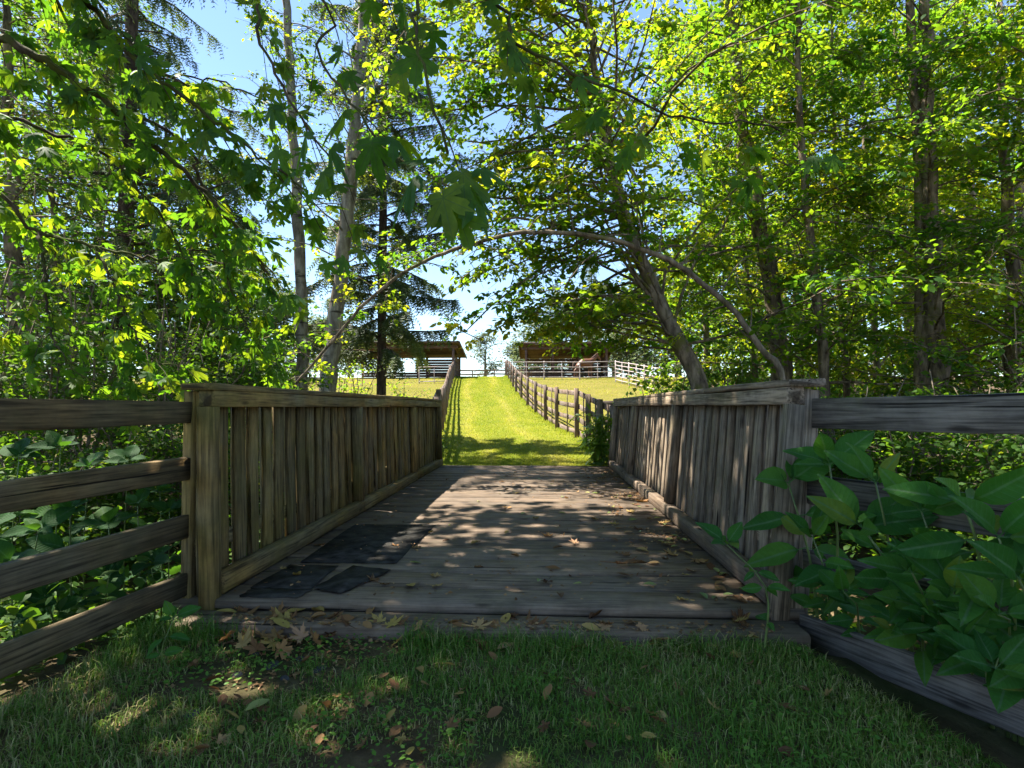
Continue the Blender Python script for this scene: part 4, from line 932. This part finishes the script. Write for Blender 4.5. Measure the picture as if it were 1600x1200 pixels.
for bi, (pts, ra, rb, zt, ls, sp) in enumerate(boughs):
    W = [pix(*p) for p in pts]
    if zt is not None:
        s0 = on_trunk(zt); m_ = s0.lerp(W[0], .5) + Vector((0, -.2, .55)); W = [s0, m_] + W
    P = spline(W, 8 * len(W)); P[1:-1] += mp_rng.normal(0, .012, P[1:-1].shape)
    tb = Tube(); tb.add(P, np.linspace(ra * 1.3, rb * 1.2, len(P)), 8, .1, mp_rng)
    bough = None; leaves = []
    seg = np.concatenate([[0], np.cumsum(np.linalg.norm(np.diff(P, axis=0), axis=1))]); tot = seg[-1]
    s_ = (.15 if zt is None else tot * .38); side = 1
    while s_ < tot:
        i = min(np.searchsorted(seg, s_) , len(P) - 1); tg = nrm(P[min(i + 1, len(P) - 1)] - P[i - 1]); side = -side
        sd = nrm(np.cross(tg, np.array([0, 0, 1.]))) * side
        d = nrm(tg * mp_rng.uniform(.3, 1) + sd * mp_rng.uniform(.2, .9) + np.array([0, .35, mp_rng.uniform(-.6, .15)]))
        l2 = mp_rng.uniform(.15, .6); q = np.array([P[i], P[i] + d * l2 * .5, P[i] + d * l2 + np.array([0, 0, -.06])]); tb.add(q, (rb * .9, rb * .7, .002), 4)
        for e in range(mp_rng.integers(5, 9) if bi < 6 or bi > 9 else mp_rng.integers(3, 6)):
            at = q[mp_rng.integers(1, 3)] ; dd = nrm(d * .5 + mp_rng.normal(0, .6, 3) + np.array([0, 0, -.45])); L_ = ls * mp_rng.uniform(.6, 1.15)
            nn = nrm(np.array([0, -.15, 1.]) + mp_rng.normal(0, .55, 3))
            leaves.append((at + dd * .34 * L_, dd, nn, L_))
        s_ += sp * mp_rng.uniform(.7, 1.3)
    if bi == 8:   # the big dark leaves hanging at the end of this bough
        for (px, py, Y, dx, dz, L_) in [(700, 262, 2.2, .75, -.35, .27), (668, 270, 2.2, -.7, -.3, .25), (690, 285, 2.15, .1, -.85, .27), (722, 285, 2.2, .65, -.6, .26), (712, 318, 2.2, .25, -.95, .24), (690, 250, 2.25, -.9, .05, .22), (735, 262, 2.25, .9, -.2, .2)]:
            leaves.append((np.array(pix(px, py, Y)), np.array([dx, -.15, dz]), nrm(np.array([mp_rng.normal(0, .25), -.55, .85])), L_ * .84))
    if bi == 7:
        for (px, py, Y, dx, dz, L_) in [(560, 170, 2.5, -.9, -.1, .24), (575, 205, 2.5, .3, -.8, .25), (530, 215, 2.5, -.5, -.75, .24), (600, 210, 2.5, .8, -.4, .22), (495, 200, 2.5, -.8, -.4, .22), (520, 255, 2.5, -.6, -.6, .24), (470, 265, 2.5, -.85, -.4, .2)]:
            leaves.append((np.array(pix(px, py, Y)), np.array([dx, -.1, dz]), nrm(np.array([mp_rng.normal(0, .3), -.5, .9])), L_ * .84))
    ob = mput('bough', tb.mesh('bough', M['bark_maple']), maple)
    pending.append((ob, leaves))
# the ~300 leaves that show largest become leaf objects, the rest join the crown
allv = []
for bi, (ob, leaves) in enumerate(pending):
    for lf in leaves:
        rel = RCAM.transposed() @ (Vector(lf[0]) - CAM); vis = rel.z < -.3
        if vis:
            u_, v_ = 800 + F * rel.x / -rel.z, 600 - F * rel.y / -rel.z; vis = -20 < u_ < 1620 and -20 < v_ < 1220
        allv.append((lf[3] / max(.3, -rel.z) if vis else 0, bi, lf))
allv.sort(key=lambda t: -t[0])
for k, (sc_, bi, (p, d, nn, L_)) in enumerate(allv):
    v_ = k % 4
    if k < 295 and sc_ > 0:
        x_ = Vector(nrm(d)); y_ = Vector(nn).cross(x_).normalized(); z_ = x_.cross(y_)
        mtx = Matrix((x_, y_, z_)).transposed().to_4x4(); mtx = Matrix.Translation(Vector(p)) @ mtx @ Matrix.Scale(L_, 4)
        o = bpy.data.objects.new('leaf', leaf_mesh[v_]); COL.objects.link(o); o.parent = pending[bi][0]
        o.matrix_basis = PM[pending[bi][0].name].inverted() @ mtx
    else:
        for a2, b2 in zip(stuff[v_], (p, d, nn, L_)): a2.append(b2)
# crown above the frame: it shades the grass and the near half of the deck
n_cr = 10300
c_ = np.array([-1.9, 1.1, 8.2]); r_ = np.array([4.3, 6.0, 3.5])
cl = c_ + r_ * (nrm(mp_rng.normal(0, 1, (190, 3))) * mp_rng.random((190, 1)) ** .45)
cp = cl[mp_rng.integers(0, 190, n_cr)] + mp_rng.normal(0, .42, (n_cr, 3))
lim = 1.45 + .80 * np.maximum(cp[:, 1], .5)
cp = cp[cp[:, 2] > lim]
c2 = np.array([-3.5, 4.8, 7.4]) + np.array([2.0, 2.2, 1.3]) * (nrm(mp_rng.normal(0, 1, (60, 3))) * mp_rng.random((60, 1)) ** .4)  # extra unseen leaf cluster added along the sun rays to shade the near deck
c2 = c2[mp_rng.integers(0, 60, 2300)] + mp_rng.normal(0, .36, (2300, 3)); c2 = c2[c2[:, 2] > 1.35 + .76 * c2[:, 1]]; cp = np.concatenate([cp, c2])
k = len(cp); hi = cloud(cp, nrm(mp_rng.normal(0, 1, (k, 3)) * np.array([1, 1, .4]) + np.array([0, 0, -.2])), nrm(np.array([-.2, 0, 1.]) + mp_rng.normal(0, .35, (k, 3))), .24 * mp_rng.uniform(.7, 1.2, k), 'maple_lo', mp_rng.random(k))
parts = [hi]
for v_ in range(4):
    p, d, nn, L_ = (np.array(x) for x in stuff[v_]); parts.append(cloud(p, d, nn, L_, 'maple%d' % v_, mp_rng.random(len(p))))
V, T_, A_ = merge(parts)
cr = mput('crown', tri_mesh('crown', V, T_, M['maple'], {'rnd': A_}), maple); cr['kind'] = 'stuff'
# crown limbs
tl = Tube()
for k in range(16):
    e = c_ + r_ * nrm(mp_rng.normal(0, 1, 3)) * .7; e[2] = max(e[2], 1.9 + .8 * max(e[1], .5)); s0 = np.array(on_trunk(mp_rng.uniform(4.5, 9.5))); tl.add(spline([s0, (s0 + e) / 2 + np.array([0, 0, .5]), e], 8), np.linspace(.06, .012, 8), 6)
mput('limb', tl.mesh('limb', M['bark_maple']), maple)['kind'] = 'stuff'

# ------------------------------------------------------------------ tall weeds in front of the grey fence (each leaf its own part)
def weed_leaf_mesh(seed, wid, curl, wav, mat='weed'):
    r = np.random.default_rng(seed); nl, nw = 7, 2; V = []
    for i in range(nl + 1):
        t = i / nl; w = wid * (math.sin(math.pi * t ** .8) ** .85 if 0 < t < 1 else 0.02)
        for j in range(-nw, nw + 1):
            s = j / nw; V.append((t, s * w, .09 * abs(s) * w / wid - curl * t * t + wav * math.sin(t * 9 + s * 2) * .012 + r.normal(0, .003)))
    T_ = []
    m_ = 2 * nw + 1
    for i in range(nl):
        for j in range(2 * nw):
            a2 = i * m_ + j; T_ += [(a2, a2 + m_, a2 + 1), (a2 + 1, a2 + m_, a2 + m_ + 1)]
    # stalk
    b = len(V); V += [(-.16, .010, .02), (-.16, -.010, .02), (.03, -.010, 0), (.03, .010, 0)]; T_ += [(b, b + 1, b + 2), (b, b + 2, b + 3)]
    return tri_mesh('leaf', V, T_, M[mat], smooth=True)
WL = [weed_leaf_mesh(1, .18, .16, 1.6), weed_leaf_mesh(2, .21, .28, 1.4), weed_leaf_mesh(3, .24, .10, 1.8), weed_leaf_mesh(4, .28, .22, 1.5)]
NL = [weed_leaf_mesh(5, .30, .2, 1.6, 'weed_shaded'), weed_leaf_mesh(6, .34, .3, 1.6, 'weed_shaded')]
def weed(label, top, base, size, whorls, group, seed, name='tall_weed', wide=False, face=(0, -1, .9), via=None):
    rg = np.random.default_rng(seed); o = root(name, base); tag(o, label, 'plant', group)
    P = spline([base] + (via or [base.lerp(top, .5) + Vector(rg.normal(0, .03, 3))]) + [top], 8); t = Tube(); t.add(P, np.linspace(.009, .0035, 8) * (size / .2), 6); st = mput('stem', t.mesh('stem', M['stem']), o)
    az0 = rg.uniform(0, 6.28)
    for k in range(whorls):
        f = 1 - (k / max(1, whorls)) ** 1.0 * (.62 if via else .78); i = int(f * 7); c0 = Vector(P[i]); n_ = 6 if k == 0 else (2 if via else rg.integers(2, 4))
        for j in range(n_):
            az = az0 + k * 1.0 + j * 6.28 / n_ + rg.normal(0, .25); el = (rg.uniform(.1, 1.0) if k == 0 else rg.uniform(-.35, .45))
            x_ = Vector((math.cos(az) * math.cos(el), math.sin(az) * math.cos(el) * .8, math.sin(el))).normalized()
            up = Vector(face) + Vector(rg.normal(0, .3, 3)); y_ = up.cross(x_).normalized(); z_ = x_.cross(y_)
            s_ = size * rg.uniform(.5, 1.15) * (1.0 if k else .95) * (.8 if k > whorls * .7 else 1)
            mtx = Matrix.Translation(c0 + x_ * .15 * s_) @ Matrix((x_, y_, z_)).transposed().to_4x4() @ Matrix.Scale(s_, 4)
            lf = bpy.data.objects.new('leaf', NL[rg.integers(0, 2)] if wide else WL[rg.integers(0, 4)]); COL.objects.link(lf); lf.parent = o; lf.matrix_basis = PM[o.name].inverted() @ mtx
def gnd(px, py, Y):
    p = pix(px, py, Y); return Vector((p.x, p.y, G(p.x, p.y) - .02))
wl = 'tall broad-leaved green weed growing against the grey board fence'
wg = 'tall weeds by the grey board fence'
WLAB = {0: 'leafy weed with one upright leaf before the grey fence post', 4: 'tall weed with a long side leaf crossing the second grey fence board', 6: 'weed leaning out of the wood end of the grey fence', 3: 'weed tip showing between the top two grey fence boards beside the post'}
for i, (tx, ty, bx, sz, wh) in enumerate([(1232, 755, 1280, .215, 6), (1348, 825, 1425, .205, 6), (1368, 755, 1400, .185, 5), (1296, 727, 1310, .185, 4), (1506, 786, 1545, .225, 6),
                                             (1490, 925, 1500, .18, 4), (1592, 905, 1610, .20, 5), (1318, 925, 1345, .14, 4), (1425, 895, 1445, .175, 5), (1560, 960, 1580, .17, 4), (1440, 800, 1475, .17, 5), (1270, 840, 1300, .16, 5), (1395, 985, 1410, .11, 3), (1560, 840, 1590, .18, 5), (1555, 1045, 1570, .15, 2), (1500, 1000, 1520, .14, 2), (1450, 960, 1470, .13, 2)]):
    fy = lambda q: 2.776 / ((q - 845) / F + .48)
    sz *= 1.1; top = pix(tx, ty, fy(tx) - .17); b0 = pix(bx, 1000, fy(bx) + .16); gp = pix(bx - 4, 985, fy(bx)); gp.z = .07; mid_p = pix((tx + bx) / 2 + 6, (ty + 960) / 2, fy((tx + bx) / 2) - .12)
    weed(WLAB.get(i, wl), top, Vector((b0.x, b0.y, G(b0.x, b0.y) - .02)), sz, wh, None if i in WLAB else wg, 400 + i, via=[gp, mid_p], face=(-.25, -1.0, .75))
top = pix(1135, 850, 2.62); b0 = pix(1192, 965, 2.62)
weed('small leafy weed leaning over the end of the deck', top, Vector((b0.x, b0.y, G(b0.x, b0.y) - .02)), .13, 4, None, 430)
# broad-leaved weeds behind the brown fence
lw = 'broad-leaved shady weed behind the brown board fence'; lg = 'weeds behind the brown board fence'
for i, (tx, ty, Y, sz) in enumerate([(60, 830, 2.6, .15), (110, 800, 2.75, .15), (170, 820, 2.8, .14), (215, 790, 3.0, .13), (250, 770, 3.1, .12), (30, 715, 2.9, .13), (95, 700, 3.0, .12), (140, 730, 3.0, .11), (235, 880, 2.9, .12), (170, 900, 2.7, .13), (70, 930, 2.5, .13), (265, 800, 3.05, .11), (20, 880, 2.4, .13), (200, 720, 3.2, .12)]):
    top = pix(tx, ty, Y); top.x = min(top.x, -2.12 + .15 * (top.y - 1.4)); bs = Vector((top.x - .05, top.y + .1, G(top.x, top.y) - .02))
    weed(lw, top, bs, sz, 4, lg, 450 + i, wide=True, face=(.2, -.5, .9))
top = pixz(272, 965, .12); weed('small pale seedling rooted in the grass beside the step', top, Vector((top.x, top.y, G(top.x, top.y) - .02)), .085, 3, None, 480, name='seedling')

# ------------------------------------------------------------------ ground cover in the hollow and beyond the fences (stuff)
gc = np.random.default_rng(15)
def cover(n, xr, yr, hmax, leaf, mat, tplname='oval', seed=0):
    x = gc.uniform(*xr, n); y_ = gc.uniform(*yr, n); z = ground(x, y_) + gc.random(n) ** 1.5 * hmax
    return np.stack([x, y_, z], 1), leaf * gc.uniform(.5, 1.3, n)
parts = []
for (n_, xr, yr, hm, lf) in [(9000, (-6, -1.98), (1.2, 4.5), .42, .075), (9000, (-7, -2.05), (4, 9.7), .8, .08), (9000, (1.55, 6), (3.0, 9.7), .75, .08), (4500, (1.9, 5), (1.3, 3.2), .55, .08), (5000, (-7, -2.2), (9.7, 14), .45, .09), (6000, (1.7, 8), (9.7, 13.5), .4, .09)]:
    p, s_ = cover(n_, xr, yr, hm, lf, None)
    # keep clear of the fence wings
    kp = ~((p[:, 0] > 0) & (p[:, 1] < 2.9) & (p[:, 0] < 1.285 + (2.8 - p[:, 1]) * .572 + .12)) & ~((p[:, 0] < 0) & (p[:, 1] < 2.85) & (p[:, 0] > -1.80 - (2.8 - p[:, 1]) * .158 - .12))
    p, s_ = p[kp], s_[kp]; k = len(p)
    parts.append(cloud(p, gc.normal(0, 1, (k, 3)) * np.array([1, 1, .5]), nrm(np.array([0, 0, 1.]) + gc.normal(0, .4, (k, 3))), s_, 'oval', gc.beta(2, 2.5, k)))
V, T_, A_ = merge(parts)
uc = mobj('undergrowth', tri_mesh('undergrowth', V, T_, M['shrub'], {'rnd': A_})); tag(uc, 'low green undergrowth filling the stream hollow and the fence sides', 'undergrowth', kind='stuff')

# ------------------------------------------------------------------ grass
def blades(pos, h, w, lean, rg, seg=2):
    n_ = len(pos); az = rg.uniform(0, 6.283, n_); dirv = np.stack([np.cos(az), np.sin(az), np.zeros(n_)], 1); sdv = np.stack([-np.sin(az), np.cos(az), np.zeros(n_)], 1)
    h = h[:, None]; w = w[:, None]; le = lean[:, None]; up = np.array([0, 0, 1.])
    p0 = pos; p1 = pos + up * h * .55 + dirv * h * le * .25; p2 = pos + up * h * (1 - le * .35) + dirv * h * le
    V = np.stack([p0 - sdv * w, p0 + sdv * w, p1 - sdv * w * .75, p1 + sdv * w * .75, p2], 1)
    T_ = np.array([(0, 1, 3), (0, 3, 2), (2, 3, 4)])[None] + (np.arange(n_) * 5)[:, None, None]
    return V.reshape(-1, 3), T_.reshape(-1, 3)
gr = np.random.default_rng(31)
def vnoise(x, y_, s, seed):
    r = np.random.default_rng(seed); t = r.random((64, 64)); fx, fy = x / s, y_ / s; ix, iy = np.floor(fx).astype(int), np.floor(fy).astype(int); u, v = fx - ix, fy - iy; u = u * u * (3 - 2 * u); v = v * v * (3 - 2 * v)
    g_ = lambda a2, b2: t[a2 % 64, b2 % 64]
    return (g_(ix, iy) * (1 - u) + g_(ix + 1, iy) * u) * (1 - v) + (g_(ix, iy + 1) * (1 - u) + g_(ix + 1, iy + 1) * u) * v
n_ = 98000
x = gr.uniform(-2.5, 2.2, n_); y_ = 1.0 + 1.9 * gr.random(n_) ** .8
nz = .6 * vnoise(x, y_, .45, 1) + .4 * vnoise(x, y_, .14, 2)
dirt = np.exp(-(((x + 1.05) / .33) ** 2 + ((y_ - 2.25) / .42) ** 2)) + .7 * np.exp(-(((x + .95) / .45) ** 2 + ((y_ - 2.62) / .14) ** 2))
keep = (nz > .22 + .20 * gr.random(n_) + .22 * dirt + .6 * np.exp(-(((x + 1.15) / .5) ** 2 + ((y_ - 2.63) / .12) ** 2))) & ((y_ < 2.70) | ((y_ < 2.9) & (x > XR + .12)) | (x < XL - .2)) & (x < 1.15 + (2.8 - y_) * .60 - .05 * gr.random(n_)) & (x > -1.75 - (2.8 - y_) * .158 - .25 * gr.random(n_))
x, y_, nz = x[keep], y_[keep], nz[keep]; n_ = len(x)
edgeh = 1 + 1.1 * np.exp(-((y_ - 2.66) / .10) ** 2) * vnoise(x, y_, .3, 7) * 1.4 + .9 * np.exp(-((x + 1.8) / .25) ** 2)
h = (.020 + .038 * gr.random(n_) ** 1.6) * edgeh * (.25 + 1.5 * nz)
V, T_ = blades(np.stack([x, y_, ground(x, y_) - .004], 1), h, .0011 + .0014 * gr.random(n_), .25 + .9 * gr.random(n_), gr)
rv = np.clip(.18 + .55 * gr.random(n_) * vnoise(x, y_, .6, 4) * 1.6 + np.where(gr.random(n_) < .16 + .38 * (nz < .44), .5, 0), 0, 1)
A_ = np.repeat(rv, 5); nc = 9000; xc = gr.uniform(-2.0, 1.6, nc); yc = gr.uniform(1.0, 2.68, nc); kc = (vnoise(xc, yc, .38, 12) > .58) & (xc < 1.1 + (2.8 - yc) * .58) & (xc > -1.75 - (2.8 - yc) * .158); xc, yc = xc[kc], yc[kc]; nc = len(xc)
V, T_, A_ = merge([(V, T_, A_), cloud(np.stack([xc, yc, ground(xc, yc) + gr.uniform(.015, .045, nc)], 1), gr.normal(0, 1, (nc, 3)) * np.array([1, 1, .2]), nrm(np.array([0, 0, 1.]) + gr.normal(0, .3, (nc, 3))), gr.uniform(.012, .026, nc), 'oval', gr.uniform(0, .55, nc))])
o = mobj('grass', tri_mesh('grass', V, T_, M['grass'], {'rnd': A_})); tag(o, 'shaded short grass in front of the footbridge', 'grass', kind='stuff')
# lawn of the lane and paddocks beyond the bridge
n_ = 95000
yy = 9.85 + 46 * gr.random(n_) ** 2.3; cx = np.interp(yy, [p[0] for p in RF], [p[1] for p in RF]); lx = np.interp(yy, [p[0] for p in LF], [p[1] for p in LF]); u = gr.uniform(-.04, 1.04, n_); x = lx + (cx - lx) * u
h = (.02 + .035 * gr.random(n_)) * (1 + .035 * (yy - 10)) * (1 + 1.6 * np.exp(-(np.minimum(u, 1 - u) / .03) ** 2)); 
V, T_ = blades(np.stack([x, yy, ground(x, yy) - .004], 1), h, (.003 + .003 * gr.random(n_)) * (1 + .05 * (yy - 10)), .3 + .9 * gr.random(n_), gr)
rv = np.clip(.45 * vnoise(x, yy, .8, 5) + .5 * (vnoise(x * 2.2, yy * .35, 1.1, 6) - .35) + .5 * (gr.random(n_) - .35) + .55 * np.exp(-((np.abs(u - .48 + .05 * np.sin(yy * .4)) - .20) / .06) ** 2) - .12, 0, 1)
npd = 36000; yp = 15 + 30 * gr.random(npd) ** 1.2; sdp = gr.random(npd) < .5
xp = np.where(sdp, np.interp(yp, [p[0] for p in RF], [p[1] for p in RF]) + .15 + gr.random(npd) * 8.5, np.interp(yp, [p[0] for p in LF], [p[1] for p in LF]) - .15 - gr.random(npd) * 6)
hp = (.03 + .10 * gr.random(npd) ** 2.5) * (.5 + 1.2 * vnoise(xp, yp, 1.3, 21)); Vp, Tp = blades(np.stack([xp, yp, ground(xp, yp) - .005], 1), hp, .006 + .006 * gr.random(npd), .4 + .8 * gr.random(npd), gr)
rvp = np.clip(.55 + .8 * (vnoise(xp, yp, 2.0, 22) - .5) + .3 * (gr.random(npd) - .5), 0, 1)
V, T_, rv = merge([(V, T_, np.repeat(rv, 5)), (Vp, Tp, np.repeat(rvp, 5))]); rv = rv[::5]
o = mobj('lawn', tri_mesh('lawn', V, T_, M['grass_sun'], {'rnd': np.repeat(rv, 5)})); tag(o, 'sunlit grass of the lane and paddocks climbing the hill', 'grass', kind='stuff')

# ------------------------------------------------------------------ stones, fallen leaves
def stone(px, py, sx, sy):
    p = pixz(px, py, -.10); r = np.random.default_rng(int(px)); n1, n2 = 10, 4; V = [(0, 0, .010)]
    for k in range(1, n2 + 1):
        for j in range(n1):
            a2 = j * 6.283 / n1; q = k / n2; V.append((math.cos(a2) * sx * q * (1 + r.normal(0, .06)), math.sin(a2) * sy * q * (1 + r.normal(0, .06)), .010 * math.sqrt(max(0, 1 - q * q)) - (.012 if k == n2 else 0)))
    T_ = [(0, 1 + j, 1 + (j + 1) % n1) for j in range(n1)]
    for k in range(n2 - 1):
        for j in range(n1):
            a2, b2 = 1 + k * n1 + j, 1 + k * n1 + (j + 1) % n1; T_ += [(a2, a2 + n1, b2), (b2, a2 + n1, b2 + n1)]
    o = mobj('stone', tri_mesh('stone', V, T_, M['stone'], smooth=True), None, (p.x, p.y, G(p.x, p.y) - .002)); o.rotation_euler.z = r.uniform(0, 3)
    tag(o, 'flat grey stone half sunk in the bare earth by the step', 'stone', 'flat stones beside the step')
for s_ in [(425, 1040, .05, .03), (470, 1030, .04, .025), (500, 1045, .05, .03), (370, 1055, .035, .025), (445, 1060, .03, .02), (400, 1022, .03, .02), (300, 1115, .04, .03)]: stone(*s_)

def fallen_mesh(seed, kind, mat):
    r = np.random.default_rng(seed)
    if kind == 'maple':
        tv = np.array(maple_template(seed + 20, 0)[0]); tt_ = np.array(maple_template(seed + 20, 0)[1])
        z = .22 * np.abs(np.sin(tv[:, 0] * 4 + seed)) * (tv[:, 0] - .3) ** 2 * 2 + .5 * np.abs(tv[:, 1]) ** 1.6 * r.uniform(.2, 1.1) + r.normal(0, .035, len(tv))
        tv = tv.copy(); tv[:, 1] *= r.uniform(.55, .95); tv[:, 2] = np.maximum(z, 0.0); tv[:, 0] -= .4
    else:
        tv = []; tt_ = []; nl = 5; cu = r.uniform(.2, 1.0)
        for i in range(nl + 1):
            t = i / nl; w = .30 * math.sin(math.pi * min(.97, t * .94 + .03)) ** .8
            for s in (-1, 0, 1): tv.append((t - .5, s * w * (1 - .25 * cu), abs(s) * w * cu * .8 + .15 * cu * (t - .5) ** 2 + abs(r.normal(0, .012))))
        for i in range(nl):
            for j in range(2): a2 = i * 3 + j; tt_ += [(a2, a2 + 3, a2 + 1), (a2 + 1, a2 + 3, a2 + 4)]
    return tri_mesh('fallen_leaf', tv, tt_, mat)
FM = [fallen_mesh(i, 'maple', M['dead']) for i in range(5)]; FO = [fallen_mesh(30 + i, 'oval', M['dead']) for i in range(5)]; FG = [fallen_mesh(60 + i, 'oval', M['dead_green']) for i in range(3)]
fr_ = np.random.default_rng(88)
def fallen(x, y_, z, me, size, label, group, tilt=.12):
    o = mobj('fallen_leaf', me, None, (x, y_, z)); o.scale = (size,) * 3; o.rotation_euler = (fr_.normal(0, tilt), fr_.normal(0, tilt), fr_.uniform(0, 6.28)); tag(o, label, 'leaf', group); return o
def surf(x, y_):
    if Y0 < y_ < Y1 and XL < x < XR: return 0.006
    if Y0 - .19 < y_ <= Y0 and XL - .1 < x < XR + .05: return -.038
    return G(x, y_) + .012
DL = ('dry brown leaf lying on the weathered deck', 'dry leaves on the bridge deck'); YL = ('small yellowish leaf lying on the weathered deck', 'yellowish leaves on the bridge deck')
SL = ('dry brown leaf lying on the low step before the deck', 'dry leaves along the step'); GL = ('dry leaf lying in the shaded grass', 'fallen leaves in the grass')
cnt = 0
# scattered over the deck, thicker along the grey railing
for k in range(130):
    py = fr_.uniform(735, 935); p = pixz(800, py, 0); edge = fr_.random() < .55
    x = XR - .02 - abs(fr_.normal(0, .28)) if edge else fr_.uniform(XL + .05, XR - .05)
    if not (Y0 + .03 < p.y < Y1 - .1): continue
    if fr_.random() < .62: fallen(x, p.y, surf(x, p.y), FM[fr_.integers(5)] if fr_.random() < .35 else FO[fr_.integers(5)], fr_.uniform(.05, .10), *DL)
    else: fallen(x, p.y, surf(x, p.y), FG[fr_.integers(3)], fr_.uniform(.045, .075), *YL)
for (px, py, s_) in [(1000, 784, .16), (985, 800, .13), (930, 812, .09), (960, 820, .10), (837, 811, .09), (1040, 818, .1), (975, 868, .10), (1050, 868, .13), (1045, 852, .1), (1090, 878, .12), (650, 857, .09), (440, 868, .07), (855, 910, .09), (600, 915, .07), (680, 917, .07)]:
    p = pixz(px, py, 0); fallen(p.x, p.y, .006, FM[fr_.integers(5)], s_, *DL)
o = fallen(*pixz(978, 884, 0).xy, .012, FM[2], .24, 'large rolled brown maple leaf lying alone on the near planks', None); o.scale = (.22, .09, .2); o.rotation_euler = (0, 0, .05)
for k in range(58):
    px = fr_.choice([fr_.normal(470, 70), fr_.uniform(560, 1170)]); y_ = fr_.uniform(2.60, 2.90); x = (px - 845) / F * y_
    fallen(x, y_, surf(x, y_) + (.01 if y_ < 2.7 else 0), FM[fr_.integers(5)] if fr_.random() < .5 else FO[fr_.integers(5)], fr_.uniform(.06, .12), *SL, tilt=.25)
for (px, py, s_) in [(820, 980, .15), (835, 985, .13), (812, 975, .12), (1165, 1000, .1), (425, 1012, .13), (400, 1018, .11), (445, 1005, .1), (380, 1010, .12), (412, 1000, .12), (470, 998, .11), (492, 1006, .1), (355, 1000, .1), (515, 1000, .1), (440, 1020, .1)]:
    p = pixz(px, py, -.07); fallen(p.x, p.y, -.055, FM[fr_.integers(5)], s_, 'crisp orange-brown leaf heaped at the foot of the step', 'orange leaves heaped at the step', tilt=.4)
for k in range(80):
    px = fr_.uniform(300, 1300); py = fr_.uniform(1005, 1190); p = pixz(px, py, -.09)
    if p.x > 1.1 + (2.8 - p.y) * .5: continue
    fallen(p.x, p.y, G(p.x, p.y) + .022, FO[fr_.integers(5)] if fr_.random() < .65 else FM[fr_.integers(5)], fr_.uniform(.04, .075), *GL, tilt=.35)
for (px, py, s_, lab) in [(655, 1053, .075, 'curled orange-yellow leaf standing out in the grass'), (403, 1107, .085, 'pale green fallen leaf on the bare earth edge')]:
    p = pixz(px, py, -.08); o = fallen(p.x, p.y, G(p.x, p.y) + .03, FG[1] if 'pale' in lab else FO[1], s_, lab, None)
# small crumbs of litter along the grey railing and step
n_ = 4200
x = XR - .01 - np.abs(fr_.normal(0, .22, n_)); y_ = fr_.uniform(Y0 + .1, Y1, n_); z = np.full(n_, .006)
m_ = fr_.random(n_) < .35; x[m_] = fr_.uniform(XL, XR, m_.sum()); w_ = vnoise(x, y_, .5, 9) > .42; x, y_, z = x[w_], y_[w_], z[w_]
x2 = fr_.uniform(-1.6, 1.15, 900); y2 = 2.58 + .25 * fr_.random(900); z2 = np.where(y2 > 2.71, -.038, ground(x2, y2) + .01)
P_ = np.concatenate([np.stack([x, y_, z], 1), np.stack([x2, y2, z2], 1)]); k = len(P_)
V, T_, A_ = cloud(P_, fr_.normal(0, 1, (k, 3)) * np.array([1, 1, .15]), nrm(np.array([0, 0, 1.]) + fr_.normal(0, .3, (k, 3))), fr_.uniform(.012, .034, k), 'quad', fr_.random(k))
nd = 700; x3 = fr_.normal(-1.02, .33, nd); y3 = fr_.normal(2.3, .28, nd); ok_ = y3 < 2.66; P3 = np.stack([x3, y3, ground(x3, y3) + .006], 1)[ok_]; k3 = len(P3)
V, T_, A_ = merge([(V, T_, A_), cloud(P3, fr_.normal(0, 1, (k3, 3)) * np.array([1, 1, .15]), nrm(np.array([0, 0, 1.]) + fr_.normal(0, .3, (k3, 3))), fr_.uniform(.008, .03, k3), 'quad', fr_.random(k3))])
o = mobj('leaf_litter', tri_mesh('leaf_litter', V, T_, M['litter'], {'rnd': A_})); tag(o, 'fine dry leaf litter along the deck edge and step', 'litter', kind='stuff')
